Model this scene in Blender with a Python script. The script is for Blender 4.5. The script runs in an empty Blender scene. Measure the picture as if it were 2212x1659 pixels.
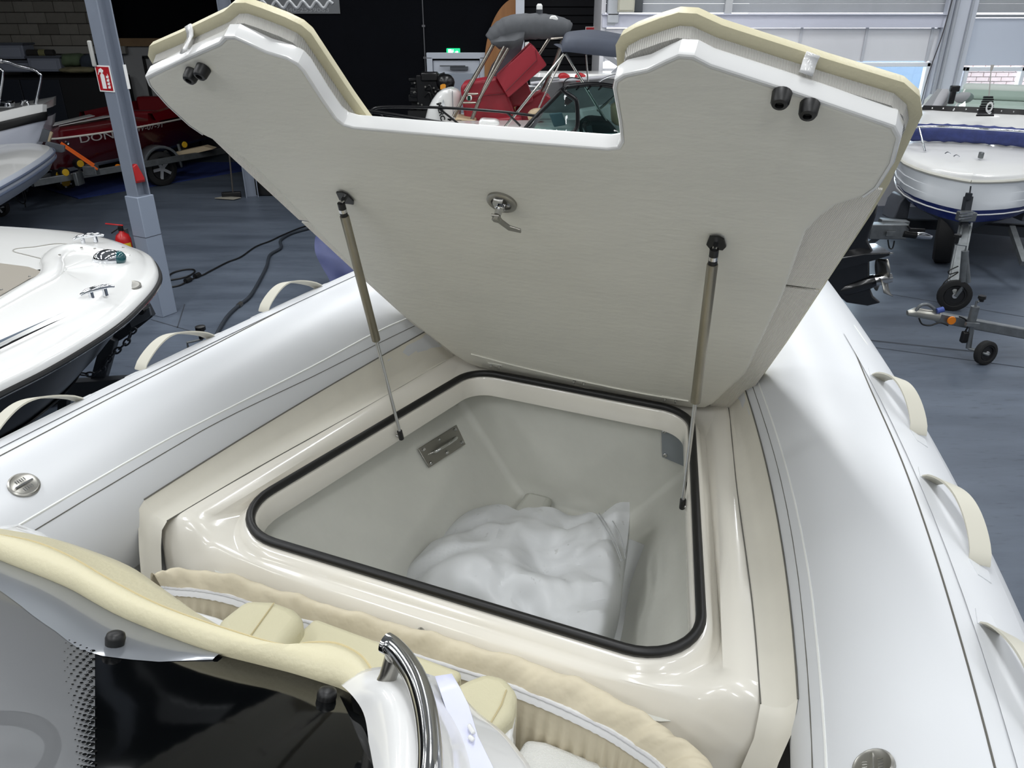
import bpy, bmesh, math, random
from mathutils import Vector as V, Matrix
random.seed(7)
S = bpy.context.scene
COL = S.collection
PI = math.pi
# ---------------------------------------------------------------- camera
CF, CH = 1646.0, 2.7                      # focal length in pixels, eye height
CT = math.radians(25.83)                  # tilt below the horizon
cd = bpy.data.cameras.new('camera')
cam = bpy.data.objects.new('camera', cd); COL.objects.link(cam)
cam.location = (0, 0, CH); cam.rotation_euler = (PI/2-CT, 0, 0)
cd.sensor_fit = 'HORIZONTAL'; cd.sensor_width = 36.0; cd.lens = 36.0*CF/2212.0
cd.clip_start = .02; cd.clip_end = 200
S.camera = cam
# ---------------------------------------------------------------- exposure, world, lamps
S.view_settings.view_transform = 'Standard'; S.view_settings.look = 'None'
S.view_settings.gamma = 1.0; S.view_settings.use_curve_mapping = False
S.view_settings.exposure = 0.34
w = bpy.data.worlds.new('sky'); S.world = w; w.use_nodes = True
bg = w.node_tree.nodes['Background']; bg.inputs[0].default_value = (.86, .93, 1.0, 1); bg.inputs[1].default_value = 4.0
def area(loc, sx, sy, power, rot=(0, 0, 0), col=(1, 1, 1)):
    l = bpy.data.lights.new('lamp', 'AREA'); l.shape = 'RECTANGLE'; l.size = sx; l.size_y = sy
    l.energy = power; l.color = col
    o = bpy.data.objects.new('lamp', l); COL.objects.link(o); o.location = loc; o.rotation_euler = rot
    return o
LAMPS = []
for gx in (-9.6, -6.6, -3.3, 0, 3.3, 6.6):  # unseen leftmost row added to even out the floor light
    for gy in (-4.2, -1.4, 1.4, 4.2, 7.0, 9.8):
        if gx < -5 and gy > 8 or gx < -9 and gy < 1: continue
        LAMPS.append((gx, gy))
        area((gx, gy, 5.12), .45, 1.5, 31 if gx > 2 else 40, col=(.97, .99, 1.0))
area((5.55, 12.6, 1.5), 1.2, 1.0, 30, (PI/2, 0, PI), (.85, .93, 1))      # daylight falling through the two windows
area((7.25, 12.6, 1.5), 1.4, 1.0, 40, (PI/2, 0, PI), (.85, .93, 1))
# ---------------------------------------------------------------- picture ray -> point on a known plane of the place
FW = V((0, math.cos(CT), -math.sin(CT))); UP = V((0, math.sin(CT), math.cos(CT))); RT = V((1, 0, 0)); CC = V((0, 0, CH))
def ray(x, y): return FW + RT*((x-1106)/CF) - UP*((y-829.5)/CF)
def onp(x, y, p, n):
    d = ray(x, y); return CC + d*((V(p)-CC).dot(n)/d.dot(n))
def az(x, y, z=0): return onp(x, y, (0, 0, z), V((0, 0, 1)))
def aY(x, y, Y): return onp(x, y, (0, Y, 0), V((0, 1, 0)))
# ---------------------------------------------------------------- materials
def lin(c): return tuple((v/255/12.92 if v/255 <= .04045 else ((v/255+.055)/1.055)**2.4) for v in c)
MATS = {}
def mat(name, c, r=.5, m=0, coat=0, var=0, vs=6, bump=0, bs=60, alpha=1, emit=0, c2=None, stretch=None, spec=.5, trans=0):
    if name in MATS: return MATS[name]
    M = bpy.data.materials.new(name); M.use_nodes = True; MATS[name] = M
    nt = M.node_tree; N = nt.nodes; K = nt.links; b = N['Principled BSDF']
    col = lin(c)+(1,)
    b.inputs['Base Color'].default_value = col; b.inputs['Roughness'].default_value = r; b.inputs['Metallic'].default_value = m
    b.inputs['Coat Weight'].default_value = coat; b.inputs['Coat Roughness'].default_value = .06
    b.inputs['Specular IOR Level'].default_value = spec
    b.inputs['Alpha'].default_value = alpha; b.inputs['Transmission Weight'].default_value = trans
    if emit: b.inputs['Emission Color'].default_value = col; b.inputs['Emission Strength'].default_value = emit
    if var or bump:
        tc = N.new('ShaderNodeTexCoord'); mp = N.new('ShaderNodeMapping'); K.new(tc.outputs['Object'], mp.inputs[0])
        if stretch: mp.inputs['Scale'].default_value = stretch
    if var:
        n = N.new('ShaderNodeTexNoise'); n.inputs['Scale'].default_value = vs; n.inputs['Detail'].default_value = 6; n.inputs['Roughness'].default_value = .6
        K.new(mp.outputs[0], n.inputs[0])
        rp = N.new('ShaderNodeValToRGB'); K.new(n.outputs[0], rp.inputs[0])
        d2 = lin(c2)+(1,) if c2 else tuple(v*(1-var) for v in col[:3])+(1,)
        rp.color_ramp.elements[0].position = .35; rp.color_ramp.elements[1].position = .65
        rp.color_ramp.elements[0].color = d2; rp.color_ramp.elements[1].color = col
        K.new(rp.outputs[0], b.inputs['Base Color'])
    if bump:
        n2 = N.new('ShaderNodeTexNoise'); n2.inputs['Scale'].default_value = bs; n2.inputs['Detail'].default_value = 3
        K.new(mp.outputs[0], n2.inputs[0])
        bp = N.new('ShaderNodeBump'); bp.inputs['Strength'].default_value = bump; bp.inputs['Distance'].default_value = .01
        K.new(n2.outputs[0], bp.inputs['Height']); K.new(bp.outputs[0], b.inputs['Normal'])
    return M
def ribbed(name, c, c2, scale, rough=.8, direction='X'):
    M = bpy.data.materials.new(name); M.use_nodes = True; MATS[name] = M
    nt = M.node_tree; N = nt.nodes; K = nt.links; b = N['Principled BSDF']; b.inputs['Roughness'].default_value = rough
    tc = N.new('ShaderNodeTexCoord'); wv = N.new('ShaderNodeTexWave'); wv.wave_type = 'BANDS'; wv.bands_direction = direction
    wv.inputs['Scale'].default_value = scale; wv.inputs['Distortion'].default_value = .2
    K.new(tc.outputs['Object'], wv.inputs[0])
    rp = N.new('ShaderNodeValToRGB'); K.new(wv.outputs[0], rp.inputs[0])
    rp.color_ramp.elements[0].color = lin(c2)+(1,); rp.color_ramp.elements[1].color = lin(c)+(1,); rp.color_ramp.elements[0].position = .1; rp.color_ramp.elements[1].position = .55
    K.new(rp.outputs[0], b.inputs['Base Color'])
    bp = N.new('ShaderNodeBump'); bp.inputs['Strength'].default_value = .4; bp.inputs['Distance'].default_value = .004
    K.new(wv.outputs[0], bp.inputs['Height']); K.new(bp.outputs[0], b.inputs['Normal'])
    return M
def glassmat(name, tint, gloss=.12, rough=.02):
    M = bpy.data.materials.new(name); M.use_nodes = True; MATS[name] = M
    nt = M.node_tree; N = nt.nodes; K = nt.links
    N.remove(N['Principled BSDF']); out = N['Material Output']
    t = N.new('ShaderNodeBsdfTransparent'); t.inputs[0].default_value = lin(tint)+(1,)
    g = N.new('ShaderNodeBsdfGlossy'); g.inputs['Roughness'].default_value = rough
    fr = N.new('ShaderNodeFresnel'); fr.inputs[0].default_value = 1.5
    mx = N.new('ShaderNodeMixShader'); K.new(fr.outputs[0], mx.inputs[0]); K.new(t.outputs[0], mx.inputs[1]); K.new(g.outputs[0], mx.inputs[2])
    K.new(mx.outputs[0], out.inputs[0]); return M
gel = mat('gelcoat cream', (224, 220, 210), .22, coat=.5)
gelw = mat('gelcoat white', (222, 222, 221), .18, coat=.6)
lidm = mat('rolled gelcoat', (226, 224, 214), .5, var=.05, vs=3, bump=.12, bs=25, stretch=(1, 1, 3))
linm = mat('topcoat liner', (206, 206, 198), .5, var=.08, vs=4, bump=.15, bs=22)
hyp = mat('hypalon white', (207, 209, 212), .40, var=.02, vs=2)
hyp2 = mat('hypalon strip', (216, 212, 200), .5, var=.05, vs=8)
seam = mat('seam glue dark', (96, 94, 88), .8)  # dark colour of the seam and joint lines
seaml = mat('seam glue pale', (224, 225, 222), .5)
strapm = mat('strap rubber', (196, 193, 180), .55)
blk = mat('black rubber', (9, 9, 10), .45)
steel = mat('stainless', (200, 200, 200), .12, m=1)
steelm = mat('satin steel', (160, 158, 152), .35, m=1)
galv = mat('galvanised', (132, 136, 138), .45, m=.75, var=.25, vs=9)
cream = mat('cream vinyl', (202, 195, 165), .45, bump=.1, bs=180)
creamd = mat('cream vinyl seat', (202, 196, 166), .5, bump=.1, bs=160)
fab = ribbed('grey spacer mesh', (196, 194, 188), (150, 148, 143), 150)
fabw = ribbed('ribbed backing cloth', (238, 235, 228), (222, 218, 208), 110)
vinw = mat('white tarpaulin', (212, 214, 216), .38, var=.10, vs=6, bump=.10, bs=9)
bei = mat('beige cover cloth', (206, 196, 172), .75, var=.06, vs=9, bump=.6, bs=18)
zipm = mat('white zip tape', (206, 206, 206), .6)
vr = vinw.node_tree.nodes['Color Ramp']; vr.color_ramp.elements[0].position = .22; vr.color_ramp.elements[1].position = .36; vr.color_ramp.elements[0].color = lin((150, 150, 146))+(1,)
vinw.node_tree.nodes['Noise Texture'].inputs['Scale'].default_value = 26
blackgl = mat('black glass', (5, 6, 7), .06, spec=.28)
# ---------------------------------------------------------------- mesh helper
class MB:
    def __init__(s): s.b = bmesh.new()
    def face(s, pts):
        vs = [s.b.verts.new(p) for p in pts]
        try: s.b.faces.new(vs)
        except ValueError: pass
        return s
    def box(s, c, d, R=None):
        c = V(c); h = V(d)/2; vs = []
        for x in (-1, 1):
            for y in (-1, 1):
                for z in (-1, 1):
                    p = V((x*h.x, y*h.y, z*h.z)); vs.append(s.b.verts.new(c + (R @ p if R else p)))
        for q in ((0, 1, 3, 2), (4, 6, 7, 5), (0, 4, 5, 1), (2, 3, 7, 6), (0, 2, 6, 4), (1, 5, 7, 3)):
            s.b.faces.new([vs[i] for i in q])
        return s
    def bar(s, a, b, wd, ht, up=(0, 0, 1)):
        a = V(a); b = V(b); d = b-a; L = d.length; d.normalize()
        x = d.cross(V(up)); x = x.normalized() if x.length > 1e-6 else V((1, 0, 0)); u = x.cross(d)
        return s.box((a+b)/2, (wd, L, ht), Matrix((x, d, u)).transposed())
    def loft(s, rings, closed=True, cap=True, capb=None):
        R = [[s.b.verts.new(p) for p in r] for r in rings]; n = len(R[0])
        for i in range(len(R)-1):
            for j in range(n if closed else n-1):
                k = (j+1) % n
                try: s.b.faces.new((R[i][j], R[i][k], R[i+1][k], R[i+1][j]))
                except ValueError: pass
        if closed and cap:
            for q in ((0,) if capb is False else (0, -1)) if capb is not True else (-1,):
                try: s.b.faces.new(R[q])
                except ValueError: pass
        return s
    def tube(s, path, r, n=8, closed=False, cap=True, flat=None, up=None):
        P = [V(p) for p in path]; m = len(P); rings = []; px = None
        for i in range(m):
            a = P[i-1] if (i or closed) else P[0]; b = P[(i+1) % m] if (i < m-1 or closed) else P[-1]
            t = (b-a).normalized()
            if up is not None: px = t.cross(V(up)).normalized()
            elif px is None:
                px = t.cross(V((0, 0, 1)))
                px = px.normalized() if px.length > .05 else t.cross(V((1, 0, 0))).normalized()
            else: px = (px - t*px.dot(t)).normalized()
            py = t.cross(px); ri = r[i] if isinstance(r, (list, tuple)) else r
            fx, fy = flat if flat else (1, 1)
            rings.append([P[i]+px*(math.cos(2*PI*k/n)*ri*fx)+py*(math.sin(2*PI*k/n)*ri*fy) for k in range(n)])
        if closed: rings.append(rings[0])
        return s.loft(rings, True, cap and not closed)
    def prism(s, pts, ext):
        e = V(ext); a = [V(p) for p in pts]; return s.loft([a, [p+e for p in a]])
    def lathe(s, c, ax, prof, n=20, cap=True):
        c = V(c); ax = V(ax).normalized(); x = ax.orthogonal().normalized(); y = ax.cross(x)
        return s.loft([[c+ax*d+x*(r*math.cos(2*PI*k/n))+y*(r*math.sin(2*PI*k/n)) for k in range(n)] for d, r in prof], True, cap)
    def ball(s, c, r, R=None, n=12, m=8):
        c = V(c); r = V(r) if not isinstance(r, (int, float)) else V((r, r, r)); rings = []
        for i in range(1, m):
            t = PI*i/m; ring = []
            for k in range(n):
                p = V((r.x*math.sin(t)*math.cos(2*PI*k/n), r.y*math.sin(t)*math.sin(2*PI*k/n), r.z*math.cos(t))); ring.append(c+(R @ p if R else p))
            rings.append(ring)
        return s.loft(rings)
    def grid(s, rows, closed=False): return s.loft(rows, closed, False)
    def obj(s, name, m, parent=None, smooth=35, bevel=0, sub=0, solid=0, label=None, kind=None, seg=2, weld=0):
        if weld: bmesh.ops.remove_doubles(s.b, verts=s.b.verts[:], dist=weld)
        bmesh.ops.recalc_face_normals(s.b, faces=s.b.faces[:])
        me = bpy.data.meshes.new(name); s.b.to_mesh(me); s.b.free()
        if smooth:
            for p in me.polygons: p.use_smooth = True
            if smooth < 180: me.set_sharp_from_angle(angle=math.radians(smooth))
        if m: me.materials.append(m)
        o = bpy.data.objects.new(name, me); COL.objects.link(o)
        if parent is not None: attach(o, parent)
        if solid: q = o.modifiers.new('solid', 'SOLIDIFY'); q.thickness = solid; q.offset = 0
        if bevel: q = o.modifiers.new('bevel', 'BEVEL'); q.width = bevel; q.segments = seg; q.limit_method = 'ANGLE'; q.angle_limit = math.radians(30)
        if sub: q = o.modifiers.new('sub', 'SUBSURF'); q.levels = q.render_levels = sub
        if label: o['label'] = label
        if kind: o['kind'] = kind
        return o
WM = {}
def wloc(o): return WM.get(o.name, Matrix.Identity(4))
def attach(o, p):
    o.parent = p; o.matrix_parent_inverse = wloc(p).inverted(); WM[o.name] = Matrix.Identity(4)
def tag(o, label, cat, group=None, kind=None):
    o['label'] = label; o['category'] = cat
    if group: o['group'] = group
    if kind: o['kind'] = kind
    return o
def thing(name, label, cat, loc=(0, 0, 0), group=None):
    o = bpy.data.objects.new(name, None); COL.objects.link(o); o.location = loc; o.empty_display_size = .1
    WM[o.name] = Matrix.Translation(V(loc)); return tag(o, label, cat, group)
def empty(name, parent):
    o = bpy.data.objects.new(name, None); COL.objects.link(o); o.empty_display_size = .1; attach(o, parent); return o
def struct(o): o['kind'] = 'structure'; return o
def catmull(P, n=8, closed=False):
    P = [V(p) for p in P]; out = []; m = len(P)
    for i in range(m if closed else m-1):
        g = (lambda k: P[k % m]) if closed else (lambda k: P[min(max(k, 0), m-1)])
        a, b, c, d = g(i-1), g(i), g(i+1), g(i+2)
        for k in range(n):
            t = k/n; out.append(.5*((2*b)+(c-a)*t+(2*a-5*b+4*c-d)*t*t+(3*b-a-3*c+d)*t**3))
    if not closed: out.append(P[-1])
    return out
def text(body, p, x, y, h, m, parent, name='lettering', ext=.001, width=None, shear=0, bold=0):
    """flat lettering at p, running along x, upright along y"""
    c = bpy.data.curves.new('t', 'FONT'); c.body = body; c.size = h/.72; c.extrude = ext; c.shear = shear; c.offset = bold
    o = bpy.data.objects.new('t', c); COL.objects.link(o); bpy.context.view_layer.update()
    me = bpy.data.meshes.new_from_object(o.evaluated_get(bpy.context.evaluated_depsgraph_get()))
    bpy.data.objects.remove(o); bpy.data.curves.remove(c)
    xs = [v.co.x for v in me.vertices]; k = (width/(max(xs)-min(xs))) if width else 1
    x = V(x).normalized(); z = x.cross(V(y)).normalized(); y2 = z.cross(x)
    for v in me.vertices: q = v.co.copy(); v.co = V(p)+x*(q.x*k)+y2*q.y+z*q.z
    me.materials.append(m); o = bpy.data.objects.new(name, me); COL.objects.link(o); attach(o, parent); return o
# ---------------------------------------------------------------- room
blackw = mat('black wall paint', (7, 9, 15), .85, var=.2, vs=3, spec=.12)
whitep = mat('white wall panel', (226, 226, 230), .45, var=.03, vs=2)
greys = mat('grey siding', (176, 179, 183), .5, var=.08, vs=3)
colm = mat('blue grey steel paint', (128, 136, 150), .45, var=.06, vs=4)
def floormat():
    M = bpy.data.materials.new('painted concrete'); M.use_nodes = True; nt = M.node_tree; N = nt.nodes; K = nt.links; b = N['Principled BSDF']
    tc = N.new('ShaderNodeTexCoord'); mp = N.new('ShaderNodeMapping'); mp.inputs['Scale'].default_value = (.5, 2.4, 1); mp.inputs['Rotation'].default_value = (0, 0, -.35)
    K.new(tc.outputs['Object'], mp.inputs[0])
    n = N.new('ShaderNodeTexNoise'); n.inputs['Scale'].default_value = 1.1; n.inputs['Detail'].default_value = 9; n.inputs['Roughness'].default_value = .62; K.new(mp.outputs[0], n.inputs[0])
    rp = N.new('ShaderNodeValToRGB'); K.new(n.outputs[0], rp.inputs[0])
    e = rp.color_ramp.elements; e[0].position = .3; e[0].color = lin((72, 80, 92))+(1,); e[1].position = .7; e[1].color = lin((98, 107, 120))+(1,)
    n3 = N.new('ShaderNodeTexNoise'); n3.inputs['Scale'].default_value = 14; n3.inputs['Detail'].default_value = 5; K.new(mp.outputs[0], n3.inputs[0])
    r3 = N.new('ShaderNodeValToRGB'); K.new(n3.outputs[0], r3.inputs[0]); f = r3.color_ramp.elements; f[0].position = .28; f[0].color = (.72, .72, .72, 1); f[1].position = .42; f[1].color = (1, 1, 1, 1)
    mx = N.new('ShaderNodeMixRGB'); mx.blend_type = 'MULTIPLY'; mx.inputs[0].default_value = 1; K.new(rp.outputs[0], mx.inputs[1]); K.new(r3.outputs[0], mx.inputs[2])
    K.new(mx.outputs[0], b.inputs['Base Color'])
    rr = N.new('ShaderNodeMapRange'); rr.inputs[3].default_value = .28; rr.inputs[4].default_value = .5; b.inputs['Specular IOR Level'].default_value = .35; K.new(n.outputs[0], rr.inputs[0]); K.new(rr.outputs[0], b.inputs['Roughness'])
    return M
struct(MB().box((0, 5, -.05), (24, 30, .1)).obj('floor', floormat(), smooth=0))
FLOOR = bpy.data.objects['floor']
ceilm = mat('ceiling deck', (190, 190, 188), .7)
struct(MB().box((-1.2, 1.05, 5.3), (21.7, 22.1, .1)).box((-5.4, 14.9, 5.3), (13.3, 5.6, .1)).obj('ceiling', ceilm, smooth=0))
struct(MB().box((-12.05, 4, 2.6), (.1, 28, 5.3)).obj('wall_left', blackw, smooth=0))
struct(MB().box((9.6, 1, 2.6), (.1, 22, 5.3)).obj('wall_right', whitep, smooth=0))
struct(MB().box((-1.2, -10, 2.6), (21.7, .1, 5.3)).obj('wall_rear', greys, smooth=0))
# ---------------------------------------------------------------- the near inflatable: own axes F forward, L to port, U up, origin at the lid hinge
yaw, rol = math.radians(21.865), math.radians(1.23)
BF = V((math.sin(yaw), math.cos(yaw), 0)); L0 = V((-math.cos(yaw), math.sin(yaw), 0))
BL = L0*math.cos(rol)+V((0, 0, 1))*math.sin(rol); BU = V((0, 0, 1))*math.cos(rol)-L0*math.sin(rol)
BO = V((.2156, 2.1462, 1.65))
def B(x, y, z=0): return BO+BF*x+BL*y+BU*z
def bd(x, y, z=0): return onp(x, y, BO+BU*z, BU)          # ray to boat-level plane z
LA = math.radians(46.7)                                    # lid stands open at this angle
LF = -BF*math.cos(LA)+BU*math.sin(LA); LN = BF*math.sin(LA)+BU*math.cos(LA)
def LP(u, v, h=0): return BO+LF*u+BL*v+LN*h
boat = thing('inflatable_boat', 'near white rigid inflatable boat with its bow hatch lid propped open', 'boat', B(-.6, 0, -1.6))
# tubes
def tprof(x):
    q = max(x, -1.45)
    yc = .6727-.3289*q-.1072*q*q; zc = .0957+.1278*q+.0395*q*q; r = .2116+.0067*q
    return yc, zc, r
def T(s, x, a, dr=0):
    yc, zc, r = tprof(x); a = math.radians(a); r += dr
    return B(x, s*(yc+r*math.cos(a)), zc+r*math.sin(a))
xs = [-2.7+i*.1 for i in range(40)]+[1.24, 1.28, 1.31]
tubes = {}
for s in (1, -1):
    m = MB().loft([[T(s, x, k*7.5) for k in range(48)] for x in xs])
    tubes[s] = m.obj('inflatable_tube', hyp, boat, smooth=60)
def sline(s, pts, r, name, m, dr=0):
    P = catmull([(x, a, 0) for x, a in pts], 6)
    return MB().tube([T(s, p.x, p.y, dr) for p in P], r, 5).obj(name, m, tubes[s], smooth=60)
for s in (1, -1):
    hi = [(-.08, 79), (-.26, 82.8), (-.54, 84.5), (-.81, 86.5), (-1.02, 87.6), (-1.3, 88), (-2, 88)] if s < 0 else [(.2, 76), (-.24, 81.6), (-.645, 88), (-.98, 90.6), (-1.2, 92.1), (-2, 93)]
    sline(s, hi, .0016, 'seam_line', seam)
    sline(s, [(.1, 155), (-.2, 152.5 if s < 0 else 147), (-.5, 150.5 if s < 0 else 146), (-.83, 149.5 if s < 0 else 142), (-1.05, 150 if s < 0 else 140), (-2, 150 if s < 0 else 138)], .0028, 'seam_ridge', seaml, -.001)
    sline(s, [(.1, 160), (-.2, 159 if s < 0 else 156), (-.5, 157.4 if s < 0 else 153), (-.8, 157.5 if s < 0 else 147.5), (-1.03, 158.3 if s < 0 else 146.8), (-2, 160 if s < 0 else 145)], .0011, 'seam_line', seam)
    sline(s, [(.1, 62), (-.3, 58), (-.9, 56), (-2, 55)], .002, 'seam_ridge', seaml, -.001)
    # wide glued band along the top outer side, standing a little proud
    rows = [[T(s, -2.2+i*.1, a, .0022) for a in ((50, 58, 66, 74, 80) if s < 0 else (50, 58, 66, 74, 84))] for i in range(23)]
    MB().grid(rows).obj('strap_band', hyp, tubes[s], smooth=60)
    # carrying straps: bowed straps with glued flat ends
    for x0, x1 in ((-.195, -.39), (-.575, -.785), (-.955, -1.175), (-1.34, -1.56), (-1.75, -1.95)):
        rows = []
        for i in range(19):
            t = i/18; bow = .05*math.sin(PI*t)**.75
            x = x0+(x1-x0)*(t+.10*math.sin(2*PI*t)*.3); a = (73-9*t+4*math.sin(PI*t)) if s < 0 else (69-2*t)
            tw = (.5+.5*t)
            wdt = .017
            c = T(s, x, a, bow+.004); side = (T(s, x, a+4, bow)-T(s, x, a-4, bow)).normalized()
            nrm = (T(s, x, a, .1)-T(s, x, a, 0)).normalized()
            side = (side*math.cos(.5*(t-.15))-nrm*math.sin(.5*(t-.15))).normalized()
            th = (side.cross((T(s, x+.01, a)-T(s, x, a)).normalized())).normalized()*.002
            rows.append([c-side*wdt-th, c+side*wdt-th, c+side*wdt+th, c-side*wdt+th])
        st = MB().loft(rows).obj('carry_strap', strapm, tubes[s], smooth=50)
        for xe, ae, dx in ((x0, 73 if s < 0 else 69, .035), (x1, 64 if s < 0 else 67, -.035)):
            q = [T(s, xe, ae-5, .0035), T(s, xe, ae+5, .0035), T(s, xe+dx, ae+3.5, .0035), T(s, xe+dx, ae-3.5, .0035)]
            MB().prism(q, (T(s, xe, ae)-T(s, xe, ae, .0025))).obj('strap_pad', hyp, tubes[s], smooth=0)
    # inflation valve
    x, a = (-1.231, 120.8) if s > 0 else (-1.243, 129)
    c = T(s, x, a); n = (T(s, x, a, .1)-c).normalized()
    v = MB().lathe(c, n, [(-.004, .029), (.003, .029), (.005, .026), (.0035, .023), (.0035, .0)], 28).obj('valve_cap', steelm, tubes[s], smooth=40)
    t = (BF-n*BF.dot(n)).normalized(); y = n.cross(t)
    q = MB()
    q.bar(c+t*-.019+n*.004, c+t*.019+n*.004, .0035, .005, n)
    for k in (-1, 1):
        for j in range(5): q.bar(c+y*(k*.0075)+t*(-.009+.0045*j)+n*.0038, c+y*(k*.0145)+t*(-.009+.0045*j)+n*.0038, .0016, .0014, n)
    o = q.obj('valve_grip', steel, tubes[s], smooth=0)
# ---- rounded quadrilateral loops in boat level coordinates
def loop(cor, rad, n=10, m=6):
    """cor: 4 corners (aft-port, aft-starboard, fore-starboard, fore-port)"""
    out = []; L = [V((c[0], c[1])) for c in cor]
    ends = []
    for i in range(4):
        p = L[i]; a = (L[i-1]-p).normalized(); b = (L[(i+1) % 4]-p).normalized(); r = rad[i]
        h = math.acos(max(-1, min(1, a.dot(b))))/2; d = r/math.tan(h); c = p+(a+b).normalized()*(r/math.sin(h))
        s = p+a*d; e = p+b*d; u = s-c; vv = e-c; arc = []
        ang = math.atan2(u.x*vv.y-u.y*vv.x, u.dot(vv))
        for k in range(n+1):
            t = ang*k/n; arc.append(c+V((u.x*math.cos(t)-u.y*math.sin(t), u.x*math.sin(t)+u.y*math.cos(t))))
        ends.append(arc)
    for i in range(4):
        out += ends[i]; e = ends[i][-1]; s = ends[(i+1) % 4][0]
        for k in range(1, m): out.append(e+(s-e)*(k/m))
    return out
G0 = ((-1.0198, .545), (-1.0198, -.545), (-.041, -.351), (-.041, .351))
def off(d, cor=G0):
    L = [V(c) for c in cor]; res = []
    for i in range(4):
        p, a, b = L[i], L[i-1], L[(i+1) % 4]
        n1 = V((p-a).yx); n1 = V((n1.x, -n1.y)).normalized(); n2 = V((b-p).yx); n2 = V((n2.x, -n2.y)).normalized()
        cen = sum(L, V((0, 0)))/4
        if n1.dot((p+a)/2-cen) < 0: n1 = -n1
        if n2.dot((p+b)/2-cen) < 0: n2 = -n2
        k = 1+n1.dot(n2); res.append(p+(n1+n2)*(d/k))
    return res
RG = (.135, .12, .11, .10)
def ring(d, z, cor=None, rad=None, aft=None):
    """aft: level of this ring along the aft side, where the deck falls away in a sloping face"""
    c = cor or off(d); r = rad or [max(.02, q+d) for q in RG]; out = []
    for p in loop(c, r):
        k = m = 0
        if aft is not None and p.x < -.95:
            q = abs(p.y)/abs(c[0][1]); k = max(0, min(1, (q-.78)/.2)); k = .034*k*k*(3-2*k)*max(0, min(1, (-.95-p.x)/.13)); m = max(0, min(1, (.985-q)/.11)); m = m*m*(3-2*m)
        out.append(B(p.x+k, p.y, z+((aft-z)*m if aft is not None else 0)))
    return out
OUT = ((-1.094, .69), (-1.094, -.69), (.33, -.40), (.33, .40))
OUT2 = ((-1.10, .70), (-1.10, -.70), (.36, -.40), (.36, .40))
R5c = ((-1.080, .605), (-1.080, -.605), (.1, -.425), (.1, .425)); R5r = (.06, .06, .08, .08)
rings = [ring(-.016, -.062), ring(-.018, -.05), ring(-.017, -.008), ring(-.012, 0), ring(.012, .001), ring(.02, -.003), ring(.026, -.015), ring(.034, -.023), ring(.042, -.026),
         ring(0, .004, ((-1.068, .585), (-1.068, -.585), (.075, -.405), (.075, .405)), (.06, .06, .1, .1), -.033), ring(0, .014, ((-1.078, .605), (-1.078, -.605), (.1, -.425), (.1, .425)), (.06, .06, .08, .08), -.052), ring(0, .017, ((-1.083, .62), (-1.083, -.62), (.13, -.43), (.13, .43)), (.055, .055, .06, .06), -.066),
         ring(0, .007, OUT, (.05, .05, .06, .06), -.10), ring(0, -.012, OUT2, (.05, .05, .06, .06), -.125), ring(0, -.42, OUT2, (.05, .05, .06, .06))]
deck = MB().loft(rings, True, False).obj('bow_deck', gel, boat, smooth=55)
gk = [B(p.x, p.y, .009) for p in loop(off(0), RG)]
MB().tube(gk, .0105, 10, closed=True, up=BU).obj('hatch_gasket', blk, deck, smooth=80)
# glued flat strips between deck and tube, with their dark joint lines
for s in (1, -1):
    a = [(-1.055, .645), (-.795, .603), (-.4, .525), (.033, .447), (.2, .40)]; A = catmull([(x, y, 0) for x, y in a], 6)
    rows = []
    for p in A:
        yc, zc, r = tprof(p.x); yt = yc+(r+.001)*math.cos(math.radians(166 if s > 0 else 168)); zt = zc+r*math.sin(math.radians(166 if s > 0 else 168))
        rows.append([B(p.x, s*p.y, .012-.0), B(p.x, s*(p.y*.6+yt*.4), .014), B(p.x, s*(p.y*.25+yt*.75), .012+(zt-.012)*.3), B(p.x, s*yt, zt)])
    MB().grid(rows).obj('joint_strip', hyp2, boat, smooth=60)
    MB().tube([r[0]+BU*.001 for r in rows], .0014, 5).obj('joint_line', seam, boat)
    MB().tube([r[3]+BU*.001 for r in rows], .0019, 5).obj('joint_line', seam, boat)
    # strip turning down over the end of the deck
    e = [rows[0][k] for k in range(4)]
    MB().grid([e, [p-BF*.018-BU*.012 for p in e], [p-BF*.03-BU*.05 for p in e], [p-BF*.05-BU*.10-BL*s*.01 for p in e], [p-BF*.10-BU*.3-BL*s*.03 for p in e]]).obj('strip_end', hyp2, boat, smooth=60)
# locker liner: leaning sides, flat floor
LT = ((-1.09, .565), (-1.09, -.565), (.0, -.47), (.0, .47))
LB = ((-1.02, .33), (-1.02, -.33), (.0, -.19), (.0, .19))
lin_rings = [[B(p.x, p.y, -.062) for p in loop(off(-.016), [q-.016 for q in RG])], [B(p.x, p.y, -.07) for p in loop(LT, (.1, .1, .05, .05))]]
for k in range(1, 7):
    t = k/6; c = [(a[0]+(b[0]-a[0])*t, a[1]+(b[1]-a[1])*t) for a, b in zip(LT, LB)]
    lin_rings.append([B(p.x, p.y, -.07-.39*t) for p in loop(c, (.1, .1, .03, .03))])
c = [(x*.97-.02, y*.8) for x, y in LB]
lin_rings.append([B(p.x, p.y, -.478) for p in loop(c, (.08, .08, .03, .03))])
liner = MB().loft(lin_rings, True, True, capb=True).obj('locker_liner', linm, boat, smooth=50)
MB().box(B(-.06, .12, -.455), (.12, .1, .05), Matrix((BF, BL, BU)).transposed()).obj('moulded_step', linm, liner, bevel=.02, smooth=50)
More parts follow.
